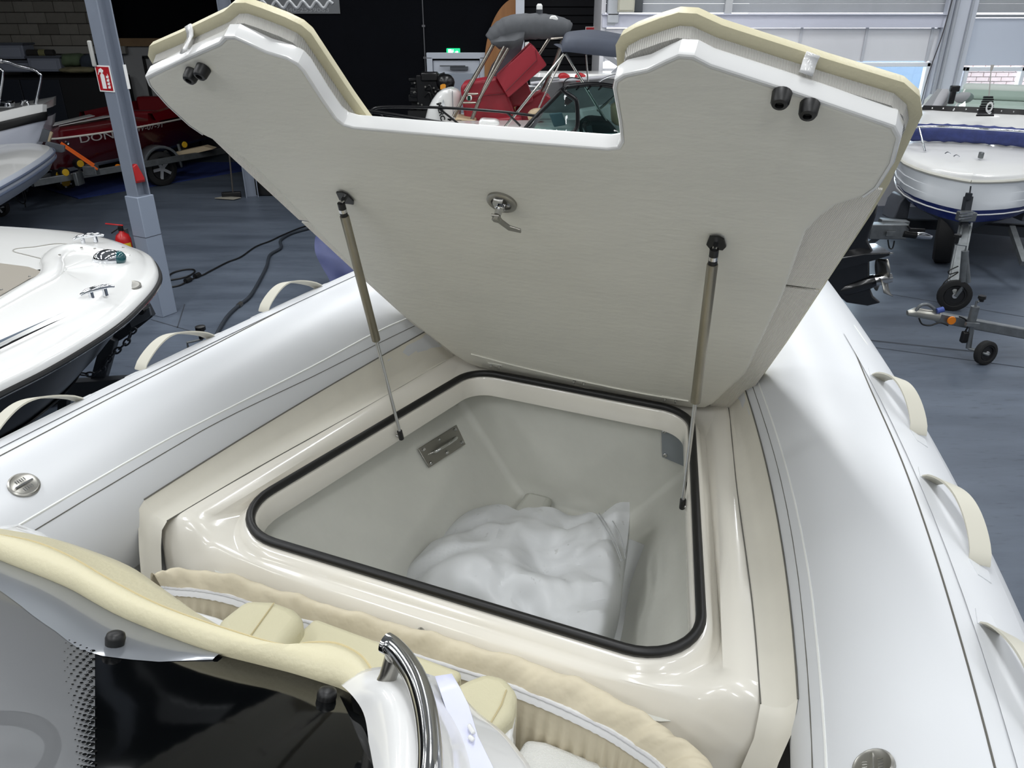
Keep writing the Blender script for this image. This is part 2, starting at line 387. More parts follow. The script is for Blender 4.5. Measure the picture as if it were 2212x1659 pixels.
# handle plate on the port side of the locker
pa, pb, pc = B(0, .409-.012, -.159), B(0, .204-.012, -.431), B(-1.0, .50, -.159)
wn = (pb-pa).cross(pc-pa).normalized()
if wn.dot(CC-pa) < 0: wn = -wn
pl = [onp(x, y, pa, wn) for x, y in ((902, 970), (985, 918), (1005, 960), (926, 1011))]
ctr = sum(pl, V((0, 0, 0)))/4; ex = (pl[1]-pl[0]).normalized(); ey = wn.cross(ex)
plate = MB().prism(pl, wn*.003).obj('handle_plate', steelm, liner, bevel=.003, smooth=30)
hx = (pl[1]-pl[0]).length/2
MB().tube(catmull([ctr-ex*hx*.55+wn*.0, ctr-ex*hx*.5+wn*.022, ctr+wn*.034, ctr+ex*hx*.5+wn*.022, ctr+ex*hx*.55], 6), .006, 8).obj('handle_loop', steel, liner, smooth=60)
for q in ((-.82, .7), (.0, .72), (.82, .7), (-.82, -.7), (.0, -.72), (.82, -.7)):
    p = ctr+ex*hx*q[0]+ey*((pl[3]-pl[0]).length/2*q[1])
    MB().lathe(p, wn, [(.002, .0075), (.005, .0065), (.009, .004), (.009, 0)], 10).obj('plate_bolt', steel, liner, smooth=40)
gp = [B(-.012, y, z) for y, z in ((-.266, -.075), (-.39, -.075), (-.375, -.20), (-.28, -.178))]
cp = MB().prism(gp, BF*-.004).obj('cover_plate', mat('grey plate', (140, 146, 150), .4, m=.3), liner, smooth=0)
for y, z in ((-.276, -.085), (-.288, -.168)):
    MB().lathe(B(-.016, y, z), -BF, [(0, .008), (.004, .007), (.006, .004), (.006, 0)], 12).obj('plate_screw', steel, liner)
# ---- lid
HALF = [(.0, .30), (.006, .345), (.03, .388), (.075, .411), (.33, .492), (.76, .551), (1.0, .572), (1.045, .588), (1.085, .61), (1.112, .645), (1.14, .66), (1.2, .670), (1.255, .668), (1.276, .657), (1.33, .523), (1.372, .412), (1.386, .39), (1.387, .37), (1.376, .352), (1.358, .325), (1.346, .29), (1.334, .276), (1.318, .2715), (1.25, .272), (1.2, .270), (1.184, .262), (1.178, .243), (1.177, .12), (1.177, 0)]
def lidloop(half, du=0): return half+[(u, -v) for u, v in reversed(half[:-1])]
def inset(pts, d):
    out = []; n = len(pts)
    for i in range(n):
        a, p, b = V(pts[i-1]), V(pts[i]), V(pts[(i+1) % n])
        n1 = (p-a); n1 = V((n1.y, -n1.x)); n1 = n1.normalized() if n1.length > 1e-6 else V((0, 0)); n2 = (b-p); n2 = V((n2.y, -n2.x)); n2 = n2.normalized() if n2.length > 1e-6 else V((0, 0))
        q = (n1+n2); k = max(.45, 1+n1.dot(n2)); out.append(p+q*(d/k))
    return out
LL = lidloop(HALF)
ar = sum(LL[i][0]*LL[(i+1) % len(LL)][1]-LL[(i+1) % len(LL)][0]*LL[i][1] for i in range(len(LL)))
sg = -1 if ar > 0 else 1            # inset() moves to the right of travel; sign to go inwards
def L3(pts, h): return [LP(p[0], p[1], h) for p in pts]
lid = MB().loft([L3(inset(LL, sg*.010), -.0012), L3(inset(LL, sg*.0045), -.0008), L3(inset(LL, sg*.002), .001), L3(inset(LL, sg*.002), .027), L3(inset(LL, sg*.004), .0285)]).obj('hatch_lid', lidm, boat, smooth=50)
ri = [i for i, p in enumerate(LL) if p[0] > 1.09]
def seg(d, h): q = inset(LL, sg*d); return [LP(q[i][0], q[i][1], h) for i in ri]
MB().loft([seg(.004, -.0012), seg(.0, -.0012), seg(-.0018, .0005), seg(-.0026, .003), seg(-.0026, .0255), seg(-.001, .0285), seg(.012, .0292)], False).obj('lid_rim', gelw, lid, smooth=28)
# faint moulded ridge along the hinge side
MB().tube(catmull([LP(.115, .34, .003), LP(.085, .2, .003), LP(.06, 0, .003), LP(.05, -.2, .003), LP(.06, -.34, .003)], 5), .012, 8, flat=(1, .3)).obj('moulding_ridge', lidm, lid, smooth=80)
# cushions on top of the lid (they overhang it); each a cloth base and a vinyl cover
CO = [(-.045, .30), (-.04, .40), (-.03, .44), (.0, .462), (.05, .475), (.16, .515), (.45, .57), (.74, .62)]
CA = [(.765, .624), (1.0, .664), (1.08, .675), (1.24, .688), (1.272, .678), (1.295, .655), (1.33, .556), (1.383, .415), (1.401, .382), (1.402, .36), (1.392, .335), (1.375, .30), (1.36, .278), (1.345, .27), (1.31, .268), (1.2, .262), (1.13, .255)]
def cushion(pts, name, tagu):
    lo = inset(pts, 0); p2 = [V(p) for p in pts]
    ar = sum(p2[i].x*p2[(i+1) % len(p2)].y-p2[(i+1) % len(p2)].x*p2[i].y for i in range(len(p2))); g = -1 if ar > 0 else 1
    base = MB().loft([L3(inset(pts, g*.0125), .0275), L3(inset(pts, g*.0095), .049)]).obj(name, fab, lid, smooth=25)
    MB().loft([L3(inset(pts, g*.012), .0465), L3(inset(pts, g*.002), .0468), L3(inset(pts, g*-.006), .053), L3(inset(pts, g*-.004), .066), L3(inset(pts, g*.004), .072), L3(inset(pts, g*.010), .074)]).obj('vinyl_cover', cream, lid, smooth=60)
    st = inset(pts, g*.0015)
    MB().tube(L3(st+[st[0]], .069), .0016, 4).obj('stitching', mat('stitch thread', (196, 182, 142), .7), lid, smooth=60)
    return base
for s in (1, -1):
    cushion([(u, s*v) for u, v in CA]+[(1.0, s*.2), (1.0, s*.01), (.765, s*.01)], 'cushion_base', s)
    cushion([(u, s*v) for u, v in CO]+[(.755, s*.622), (.755, s*.01), (-.045, s*.01)], 'cushion_base', s)
    # ribbed white backing seen where the cushion overhangs
    for seg in ([(.04, .405), (.33, .47), (.755, .53), (.755, .616), (.45, .564), (.16, .509), (.05, .469), (-.005, .455), (-.03, .43), (-.02, .395)], [(.765, .53), (1.0, .55), (1.06, .58), (1.10, .63), (1.10, .671), (1.0, .658), (.765, .618)]):
        MB().prism(L3([(u, s*v) for u, v in seg], .0255), LN*.004).obj('backing_cloth', fabw, lid, smooth=0)
# retaining clips on the aft edge
for u, v, cw, hh in ((1.338, .515, .010, ((.004, .004), (.012, .006), (.028, .006), (.038, .006), (.046, .010), (.054, .018))), (1.333, -.532, .0095, ((.026, .003), (.030, .006), (.036, .007), (.042, .008), (.048, .012), (.050, .016)))):
    e = V((.37, .93)) if v > 0 else V((.37, -.93)); t2 = LF*(-.39)+BL*(.92 if v > 0 else -.92)
    n2 = LF*.92+BL*(.39 if v > 0 else -.39)
    rows = [[LP(u, v, h)+n2*o+t2*k for k in (-cw, cw)] for h, o in hh]
    MB().grid(rows).obj('edge_clip', gelw, lid, solid=.003, smooth=60)
# rubber buffers
for u, v in ((418, 154), (441, 145), (1690, 199), (1750, 223)):
    MB().lathe(onp(u, v, LP(0, 0), LN), -LN, [(0, .0105), (.002, .0135), (.018, .0125), (.022, .0105), (.023, .006), (.018, .005), (.018, 0)], 18).obj('rubber_buffer', blk, lid, smooth=40)
# hinge bolts through the lid, in pairs, on flat pads
for (xa, ya), (xb, yb) in (((1061, 788), (1079, 791)), ((1241, 822), (1262, 826)), ((1437, 860), (1460, 864))):
    ps = [onp(xa, ya, LP(0, 0, -.004), LN), onp(xb, yb, LP(0, 0, -.004), LN)]
    MB().box((ps[0]+ps[1])/2+LN*.004, (.018, (ps[1]-ps[0]).length+.022, .006), Matrix((LF, BL, LN)).transposed()).obj('bolt_pad', lidm, lid, bevel=.002)
    for p in ps: MB().lathe(p+LN*.006, -LN, [(0, .0048), (.008, .0048), (.0085, .0034), (.015, .0034), (.016, 0)], 8).obj('hinge_bolt', steel, lid, smooth=30)
# latch
lc = onp(1085, 434, LP(0, 0), LN)
latch = MB().lathe(lc, -LN, [(0, .031), (.006, .031), (.0085, .028), (.0085, .021), (.003, .019), (.003, 0)], 28).obj('latch_plate', steelm, lid, smooth=40)
q = MB().lathe(lc+LN*.0, -LN, [(0, .011), (.018, .011), (.020, .008), (.034, .007), (.034, 0)], 14)
q.box(lc+LF*.012-LN*.012, (.014, .02, .014), Matrix((LF, BL, LN)).transposed())
q.obj('latch_barrel', steel, lid, smooth=40)
a = lc-LN*.036
MB().prism([a+LF*.008+BL*.010, a+LF*.008-BL*.007, a-LF*.008-BL*.009, a-LF*.026-BL*.021, a-LF*.034-BL*.042, a-LF*.046-BL*.040, a-LF*.042-BL*.014, a-LF*.012+BL*.006], -LN*.004).obj('latch_arm', steelm, lid, smooth=0, bevel=.001)
MB().lathe(a-LN*.004, -LN, [(0, .008), (.006, .008), (.007, .006), (.007, 0)], 6).obj('latch_nut', steelm, lid, smooth=0)
MB().lathe(lc-LN*.008+BL*.014, -LN, [(0, .004), (.003, .003), (.003, 0)], 8).obj('latch_screw', steel, lid)
MB().lathe(lc-LN*.008-BL*.016, -LN, [(0, .004), (.003, .003), (.003, 0)], 8).obj('latch_screw', steel, lid)
# ---- gas struts
for s, up, lo, mid in ((1, (737, 440), (862, 936), (812, 735)), (-1, (1543, 540), (1475, 1092), (1497, 870))):
    st = empty('gas_strut', boat)
    A = onp(*up, LP(0, 0, -.025), LN); Z = B(-.437 if s > 0 else -.453, .397 if s > 0 else -.407, -.04)
    d = (Z-A).normalized(); Lg = (Z-A).length
    f = min(((k/200) for k in range(200)), key=lambda t: abs(((A+(Z-A)*t-CC).dot(UP)/(A+(Z-A)*t-CC).dot(FW))*-CF+829.5-mid[1]))
    M0 = A+d*.03; M1 = A+(Z-A)*f
    MB().tube([A-d*.002, M0], .0085, 10).obj('socket', blk, st, smooth=40)
    MB().tube([A+d*.013, A+d*.021], .0088, 10).obj('socket_clip', steel, st, smooth=40)
    MB().tube([M0, M0+d*.002, M1-d*.03, M1-d*.028, M1-d*.002, M1], [.0098, .0105, .0105, .0108, .0108, .008], 14).obj('gas_cylinder', mat('dull strut cylinder', (150, 144, 128), .32, m=.8, var=.2, vs=6), st, smooth=40)
    MB().tube([M1-d*.002, Z-d*.02], .0046, 10).obj('piston_rod', steel, st, smooth=60)
    MB().tube([Z-d*.024, Z+d*.008], .0075, 10).obj('socket', blk, st, smooth=40)
    pt = [(u*.8, v) for u, v in ((.03, -.004), (.026, .012), (-.012, .018), (-.03, .012), (-.03, -.012), (-.012, -.018), (.02, -.014))]
    bc = A+LN*.022+d*.004
    MB().prism([bc+LF*u*.9+BL*v for u, v in pt], -LN*.004).obj('lid_bracket', blk, st, smooth=0)
    MB().tube([bc, A], .005, 8).obj('ball_stud', steel, st, smooth=60)
    sd = BL*s
    wc = B(-.437 if s > 0 else -.453, (.425 if s > 0 else -.437), -.038)
    MB().prism([wc+BF*u+BU*w_ for u, w_ in ((-.03, .004), (-.012, .0), (.0, -.012), (.012, .0), (.03, .006), (.03, .02), (-.03, .018))], -sd*.004).obj('coaming_bracket', mat('dark bracket', (60, 60, 60), .4, m=.6), st, smooth=0)
    MB().tube([wc, Z], .005, 8).obj('ball_stud', steel, st, smooth=60)
    for k in (-.022, .022): MB().lathe(wc+BF*k+BU*.012-sd*.004, -sd, [(0, .005), (.003, .004), (.003, 0)], 10).obj('bracket_screw', steel, st)
# ---- hull and cockpit sole below
q = MB(); st = []
for x in (-2.7, -2.2, -1.6, -1.0, -.4, .2, .7, 1.1, 1.25):
    yc, zc, r = tprof(x); k = -.75+max(0, x+.2)**2*.5
    st.append([B(x, yc, zc-r*.6), B(x, yc*.75, zc-r-.12), B(x, yc*.4, (zc-r-.12)*.4+k*.6), B(x, 0, min(k, zc-r-.1)), B(x, -yc*.4, (zc-r-.12)*.4+k*.6), B(x, -yc*.75, zc-r-.12), B(x, -yc, zc-r*.6)])
q.grid(st).obj('hull_bottom', gelw, boat, smooth=50)
MB().prism([B(-1.15, .78, -.42), B(-1.15, -.78, -.42), B(-2.6, -.8, -.42), B(-2.6, .8, -.42)], -BU*.03).obj('cockpit_sole', gel, boat, smooth=0)
MB().box(B(-1.3, 0, -1.2), (1.6, .5, .9), Matrix((BF, BL, BU)).transposed()).obj('keel_cradle', galv, boat)
# ---------------------------------------------------------------- console: front seat, windscreen, moulding, rail
con = empty('console', boat)
cols = [((-90, 1172), (-60, 1150), (-40, 1135)), ((0, 1206), (60, 1168), (100, 1160)), ((139, 1262), (147, 1201), (190, 1187)), ((200, 1296), (238, 1254), (278, 1222)), ((270, 1332), (357, 1314), (350, 1270)),
        ((437, 1397), (516, 1369), None), ((550, 1428), (616, 1396), None), ((620, 1446), (668, 1390), None), ((690, 1466), (725, 1391), None), ((725, 1477), (772, 1412), None), ((748, 1490), (798, 1440), None), ((760, 1500), (808, 1462), None)]
cr, cs, cf = [], [], []
for n, t, o in cols:
    a = bd(*n, .375); b = bd(*t, .385); f = bd(*o, .35) if o else b+BF*.012-BU*.035
    cr.append(a); cs.append(b); cf.append(f)
cr, cs, cf = (catmull(q, 4) for q in (cr, cs, cf))
rows = []
for a, b, f in zip(cr, cs, cf):
    rows.append([a-BU*.12, a-BU*.01, a+BU*.004, a+(b-a)*.3+BU*.013, a+(b-a)*.7+BU*.012, b+BU*.001, b+(f-b)*.12-BU*.001, b+(f-b)*.55+BU*.006, f, f+BF*.012-BU*.03, f+BF*.01-BU*.3])
MB().grid(rows).obj('seat_back', cream, con, smooth=70)
MB().tube([p+BU*.0015 for p in cs], .0014, 5).obj('stitched_seam', mat('stitch thread', (196, 182, 142), .7), con)
def block(pts, z, h, name, m, bev, lbl=None):
    return MB().prism([bd(x, y, z) for x, y in pts], -BU*h).obj(name, m, con, bevel=bev, seg=4, smooth=60)
block([(190, 1226), (260, 1228), (330, 1262), (392, 1306), (424, 1324), (357, 1322), (238, 1262)], .345, .2, 'arm_pad', creamd, .008)
block([(462, 1342), (530, 1289), (592, 1292), (636, 1308), (660, 1330), (608, 1394), (500, 1420)], .07, .2, 'side_bolster', creamd, .02)
block([(612, 1392), (680, 1331), (1002, 1448), (975, 1480), (940, 1530), (640, 1480)], .03, .09, 'seat_cushion', creamd, .012)
block([(978, 1478), (1012, 1462), (1050, 1448), (1092, 1458), (1120, 1490), (1108, 1540), (1062, 1588), (1000, 1560)], .07, .09, 'side_bolster', creamd, .016)
block([(970, 1490), (1105, 1498), (1116, 1530), (1104, 1600), (1040, 1680), (930, 1600)], .04, .42, 'seat_base', gelw, .01)
block([(400, 1310), (470, 1330), (640, 1400), (700, 1500), (500, 1460), (330, 1330)], -.02, .38, 'seat_base', gelw, .01)
MB().tube([bd(x, y, .0715) for x, y in ((533, 1384), (592, 1302))], .0013, 4).obj('stitched_seam', mat('stitch thread', (196, 182, 142), .7), con)
MB().tube([bd(x, y, .0715) for x, y in ((1052, 1575), (1083, 1522), (1094, 1490))], .0013, 4).obj('stitched_seam', mat('stitch thread', (196, 182, 142), .7), con)
# cream seat panel that shows beyond the band on the port side
MB().tube([bd(x, y, .349) for x, y in ((204, 1230), (262, 1240), (318, 1268), (380, 1308))], .0013, 4).obj('stitched_seam', mat('stitch thread', (196, 182, 142), .7), con)
# white moulding, port lobe and starboard lobe
MB().loft([[bd(x, y, z) for x, y in ((-40, 1160), (0, 1135), (40, 1132), (90, 1150), (130, 1174), (60, 1172))] for z in (.28,)] + [[bd(x, y, .34) for x, y in ((-40, 1165), (0, 1142), (36, 1140), (80, 1156), (118, 1176), (60, 1176))]]).obj('console_moulding', gelw, con, smooth=60, bevel=.006)
mould = [[(735, 1478, .372), (780, 1449, .388), (840, 1440, .385), (900, 1450, .365), (945, 1463, .34), (990, 1490, .29)],
         [(762, 1504, .376), (815, 1478, .405), (870, 1478, .405), (925, 1492, .385), (962, 1515, .355), (1030, 1536, .28)],
         [(785, 1540, .382), (838, 1520, .415), (890, 1520, .418), (945, 1540, .398), (988, 1560, .36), (1085, 1580, .28)],
         [(795, 1590, .39), (850, 1575, .425), (905, 1576, .425), (962, 1592, .405), (1005, 1610, .365), (1120, 1620, .28)],
         [(798, 1659, .40), (855, 1650, .435), (915, 1650, .43), (975, 1660, .405), (1012, 1668, .37), (1150, 1668, .28)],
         [(798, 1760, .41), (860, 1750, .44), (920, 1750, .435), (985, 1755, .405), (1020, 1760, .37), (1170, 1765, .28)]]
mr = []
for i, r in enumerate(mould):
    q = [bd(x, y, z+(.004 if i == 0 else .022 if k < 3 else .012)) for k, (x, y, z) in enumerate(r)]; mr.append(catmull(q, 5))
mr = [catmull(c, 4) for c in zip(*mr)]
mr = [[p for p in c] for c in mr]
mr = list(zip(*mr)); mr = [[p-BU*.09+BF*.006 for p in mr[0]], [p-BU*.008+BF*.0 for p in mr[0]]]+[list(c) for c in mr]; mr = [list(r) for r in zip(*mr)]
mr.append([p-BU*.3 for p in mr[-1]])
md = MB().grid(mr).obj('console_moulding', gelw, con, smooth=80)
# pale lilac trim with a fitting
tr = [((942, 1461), (974, 1457)), ((955, 1500), (992, 1488)), ((968, 1540), (1010, 1525)), ((985, 1590), (1030, 1592)), ((1006, 1650), (1062, 1658)), ((1020, 1720), (1085, 1730))]
lil = mat('lilac white plastic', (214, 216, 238), .35)
rw = [[bd(*a, .372), bd(*a, .378), bd(*b, .372), bd(*b, .362)] for a, b in tr]
MB().grid(rw).obj('trim_strip', lil, con, smooth=30, solid=.003)
for y0, y1 in ((1565, 1585), (1590, 1600)):
    a, b = bd(1012, y0, .38), bd(1024, y1, .38); MB().bar(a, b, .005, .005, BU).obj('trim_fitting', gelw, con, bevel=.002)
# stainless rail
P = catmull([bd(832, 1388, .452), bd(848, 1398, .452), bd(872, 1424, .456), bd(900, 1470, .462), bd(918, 1528, .468), bd(927, 1590, .474), bd(929, 1659, .48), bd(922, 1740, .48)], 6)
MB().tube(P, .0113, 16).obj('hand_rail', steel, con, smooth=60)
MB().tube([bd(852, 1420, .45), bd(838, 1462, .425), bd(824, 1492, .405)], [.0105, .0095, .0105], 14).obj('rail_post', steelm, con, smooth=60)
# windscreen: lies back from the seat back towards the helm
ws = boat
base = catmull([bd(x, y, .370) for x, y in ((-120, 1160), (-60, 1180), (0, 1211), (139, 1267), (270, 1337), (437, 1402), (550, 1433), (636, 1454), (735, 1487), (800, 1500), (870, 1520), (940, 1550))], 5)
dv = (-BF*.92+BU*.39)
n0 = len(base)
def wsp(i, t):
    k = min(1, max(0, (i/(n0-1)))); p = base[i]; e = BF*0
    return p+dv*(t*.42)+BU*(.012*math.sin(PI*min(1, t*1.0)))
scr = empty('windscreen', boat)
def pxy(p): q = p-CC; d = q.dot(FW); return 1106+CF*q.dot(RT)/d, 829.5-CF*q.dot(UP)/d
def at_i(f, t): k = max(0, min(n0-2, int(f))); return wsp(k, t).lerp(wsp(k+1, t), f-k)
def edge(t):
    """column at which the clear pane ends: the printed border edge leads straight aft"""
    lo, hi = 0.0, n0-1.0
    for _ in range(24):
        m = (lo+hi)/2
        if pxy(at_i(m, t))[0] < 205: lo = m
        else: hi = m
    return lo
T_ = [k/20 for k in range(21)]
ed = [edge(t) for t in T_]
TB = 4
reflection = mat('silver grey trim', (118, 122, 128), .32, m=.35, coat=.4)  # grey reflection along the glass, put in as a coloured strip
un = dv.cross(BL).normalized(); un = un if un.z > 0 else -un
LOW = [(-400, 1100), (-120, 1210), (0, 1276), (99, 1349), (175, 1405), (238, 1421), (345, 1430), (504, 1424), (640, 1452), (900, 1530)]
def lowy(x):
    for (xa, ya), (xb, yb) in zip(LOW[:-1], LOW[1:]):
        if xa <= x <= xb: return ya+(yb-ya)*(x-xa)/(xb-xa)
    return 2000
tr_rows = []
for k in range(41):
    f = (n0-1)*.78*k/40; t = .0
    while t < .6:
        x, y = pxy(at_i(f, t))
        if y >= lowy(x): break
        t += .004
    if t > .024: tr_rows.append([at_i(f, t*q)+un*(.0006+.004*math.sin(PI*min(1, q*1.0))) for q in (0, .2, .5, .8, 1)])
MB().grid(tr_rows).obj('screen_reflection', reflection, scr, smooth=70)
MB().grid([[at_i(e+(n0-1-e)*k/24, t) for k in range(25)] for e, t in zip(ed, T_)]).obj('screen_border', blackgl, scr, smooth=80)
smoke = mat('smoked screen', (104, 106, 109), .35, alpha=.62)
MB().grid([[at_i(e*k/16, t) for k in range(17)] for e, t in zip(ed, T_)]).obj('screen_pane', smoke, scr, smooth=80)
# printed dots fading from the border into the pane
q = MB()
for k in range(40):
    t = .17+k*.017
    for j in range(5):
        f = edge(t)-.12-j*.36-(.18 if k % 2 else 0)
        if f < 0: continue
        q.lathe(at_i(f, t)+un*.0012, un, [(0, .0029-.0005*j), (.0004, 0)], 8)
q.obj('printed_dots', blackgl, scr, kind='stuff')
for x, y in ((250, 1374), (707, 1496)):
    c = bd(x, y, 0.412 if x < 400 else .392)
    MB().lathe(c-un*.012, un, [(0, .010), (.01, .011), (.015, .0095), (.017, .006), (.017, 0)], 14).obj('screen_bolt', blk, scr, smooth=50)
# dash under the screen and the helm wheel
dash = mat('grey dash', (150, 152, 154), .6)
MB().grid([[base[i]-BU*.08, base[i]-BF*.42-BU*.06, base[i]-BF*.46-BU*.4] for i in range(n0)]).obj('dash_panel', dash, con, smooth=40)
MB().tube([bd(-62, 1650, .36)+(BL*math.cos(t)+(BF*.96+BU*-.25)*math.sin(t))*.072 for t in [k*PI/16 for k in range(32)]], .008, 10, closed=True).obj('helm_wheel', blk, con, smooth=60)
# white textured step lid in the well
stp = MB().prism([bd(x, y, -.12) for x, y in ((1136, 1592), (1180, 1598), (1340, 1662), (1280, 1760), (1060, 1720))], -BU*.28)
stp.obj('step_box', mat('textured white lid', (226, 226, 222), .55, bump=.5, bs=420), con, bevel=.012, smooth=40, seg=3)
# ---------------------------------------------------------------- zipped beige cover lying in the well
cov = thing('zip_cover', 'crumpled beige cloth cover with a white zip lying below the hatch', 'cover', B(-1.2, 0, -.4))
outer = [(325, 1262), (350, 1246), (430, 1242), (520, 1257), (610, 1284), (700, 1312), (800, 1340), (900, 1366), (1000, 1394), (1120, 1430), (1220, 1462), (1310, 1500), (1400, 1552), (1470, 1600), (1530, 1645), (1570, 1700), (1580, 1780)]
inner = [(350, 1272), (385, 1276), (440, 1281), (510, 1296), (600, 1330), (680, 1352), (770, 1382), (860, 1410), (950, 1438), (1060, 1472), (1140, 1502), (1225, 1538), (1310, 1580), (1370, 1618), (1420, 1655), (1450, 1700), (1460, 1790)]
Oc = catmull([bd(x, y, -.035) for x, y in outer], 10); Ic = catmull([bd(x, y, -.05) for x, y in inner], 10)
random.seed(3); rows = []; N_ = len(Oc)
ph = [random.uniform(0, 6) for _ in range(8)]
def wr(i, k): return .0035*math.sin(i*.41+ph[0]+k)+.0026*math.sin(i*.83+ph[1]-1.3*k)+.0014*math.sin(i*1.9+ph[2]+2*k)
zi = []
for i in range(N_):
    o, n = Oc[i], Ic[i]; d = n-o; r = [o-BU*.16+BF*.004, o-BU*.01]
    for k, (t, h) in enumerate(((.06, .008), (.2, .026), (.4, .034), (.6, .033), (.8, .022), (.95, .006))): r.append(o+d*t+BU*(h+wr(i, k*.55))+BF*(wr(i*1.3, k)*.2))
    r.append(n+BU*.0)
    zi.append(n)
    g = .008*math.sin(i*1.9)+.004*math.sin(i*3.1+1)
    r += [n-BF*(.012+g*.4)-BU*.03, n-BF*(.014+g)-BU*.07, n-BF*(.02+g*1.2)-BU*.13, n-BF*(.015+g)-BU*.22, n-BF*.01-BU*.33]
    rows.append(r)
MB().grid(rows).obj('cover_cloth', bei, cov, smooth=180, sub=1)
rz = []
for i, n in enumerate(zi):
    j = .0012*math.sin(i*2.7); rz.append([n+BF*.009+BU*(.006+j), n+BF*.003+BU*.008, n-BF*.005+BU*(.004-j), n-BF*.011-BU*(.005+j)])
z = MB().grid(rz).obj('zip_tape', zipm, cov, smooth=60)
MB().tube([r[1]*.4+r[2]*.6+BU*.0015 for r in rz], .0028, 6, flat=(1, .6)).obj('zip_teeth', mat('zip teeth', (190, 190, 192), .5), cov)
MB().tube([r[0]*.9+r[1]*.1+BU*.001 for r in rz], .0012, 5).obj('zip_stitching', mat('grey thread', (150, 146, 140), .7), cov)
# a snap stud on the deck face
c = bd(912, 1360, -.04)
MB().lathe(c-BF*.004, -BF+BU*.3, [(0, .008), (.004, .008), (.009, .006), (.010, 0)], 12).obj('snap_stud', steelm, boat, smooth=40)
# ---------------------------------------------------------------- white tarpaulin bundle in the locker
bag = thing('tarpaulin_bundle', 'crumpled white tarpaulin bundle with grey scuffs inside the open locker', 'tarpaulin', B(-.55, -.05, -.47))
GP = [  # rows far to near: (px, py, level)
    [(900, 1215, -.44), (985, 1132, -.40), (1060, 1099, -.36), (1150, 1099, -.34), (1182, 1101, -.33), (1235, 1122, -.36), (1292, 1110, -.29), (1330, 1098, -.25), (1359, 1094, -.235)],
    [(880, 1235, -.44), (965, 1158, -.36), (1040, 1130, -.31), (1130, 1128, -.29), (1172, 1128, -.285), (1225, 1150, -.30), (1275, 1135, -.25), (1325, 1120, -.23), (1359, 1125, -.24)],
    [(862, 1243, -.44), (950, 1172, -.34), (1030, 1162, -.27), (1110, 1160, -.265), (1160, 1178, -.285), (1200, 1190, -.30), (1255, 1170, -.24), (1310, 1150, -.215), (1356, 1160, -.25)],
    [(850, 1252, -.44), (935, 1200, -.33), (1010, 1195, -.265), (1100, 1200, -.245), (1150, 1222, -.27), (1205, 1228, -.275), (1260, 1215, -.235), (1312, 1200, -.215), (1350, 1200, -.26)],
    [(850, 1285, -.44), (930, 1245, -.33), (1010, 1240, -.26), (1090, 1245, -.25), (1160, 1255, -.245), (1220, 1260, -.25), (1270, 1262, -.235), (1320, 1250, -.225), (1345, 1240, -.27)],
    [(870, 1325, -.44), (940, 1290, -.34), (1020, 1272, -.27), (1095, 1292, -.275), (1140, 1310, -.29), (1190, 1310, -.26), (1250, 1320, -.25), (1310, 1312, -.24), (1338, 1300, -.29)],
    [(900, 1365, -.44), (970, 1325, -.35), (1040, 1320, -.31), (1110, 1335, -.29), (1150, 1350, -.30), (1200, 1355, -.28), (1250, 1375, -.27), (1295, 1385, -.26), (1318, 1370, -.32)],
    [(940, 1405, -.45), (1000, 1380, -.40), (1060, 1385, -.37), (1120, 1400, -.35), (1160, 1410, -.35), (1200, 1420, -.34), (1245, 1440, -.33), (1285, 1450, -.33), (1310, 1440, -.37)]]
G = [catmull([bd(x, y, z) for x, y, z in r], 8) for r in GP]
G = list(zip(*[catmull(list(c), 8) for c in zip(*G)]))
G = [list(r) for r in G]
random.seed(11)
from mathutils import noise
CR = [(random.uniform(-.95, -.3), random.uniform(-.3, .2), random.uniform(0, PI), random.choice((-1, 1))*random.uniform(.010, .026), random.uniform(.022, .05), random.uniform(.08, .2)) for _ in range(26)]
for r in G:
    for k, p in enumerate(r):
        wv_ = p+noise.noise_vector(p*4)*.05
        d = noise.voronoi(V((wv_.x*4.2, wv_.y*5.5, 0)))[0]; d2 = noise.voronoi(V((wv_.x*9+7, wv_.y*7, 1)))[0]
        f = .055*min(.45, d[1]-d[0])-.026*min(.4, d2[1]-d2[0])-.006
        for cx, cy, th_, am, wd, ln in CR[:12]:
            dx, dy = (p-BO).dot(BF)-cx, (p-BO).dot(BL)-cy; a_ = abs(dx*math.sin(th_)-dy*math.cos(th_)); l_ = dx*math.cos(th_)+dy*math.sin(th_)
            f += am*.7*math.exp(-a_/wd-(l_/ln)**2)
        r[k] = p+BU*f
G2 = [[p+(p-BO).normalized()*0-BU*.14-BF*.0 for p in G[0]]]+G+[[p-BU*.12 for p in G[-1]]]
G3 = [[r[0]-BU*.10]+r+[r[-1]-BU*.05-BL*.004, r[-1]-BU*.22+BL*.015] for r in G2]
bo = MB().grid(G3).obj('tarpaulin_sheet', vinw, bag, smooth=30)
# folded band with seam welts near the raised corner
for o in (0, .006, .022):
    P = catmull([p+BU*.0035-BL*0 for p in (bd(1288+o*900, 1112-o*300, -.262), bd(1318+o*900, 1160-o*300, -.196), bd(1342+o*420, 1215-o*300, -.205))], 6)
    MB().tube(P, .0013, 5).obj('welt_line', mat('tarpaulin welt', (168, 170, 172), .5), bag)
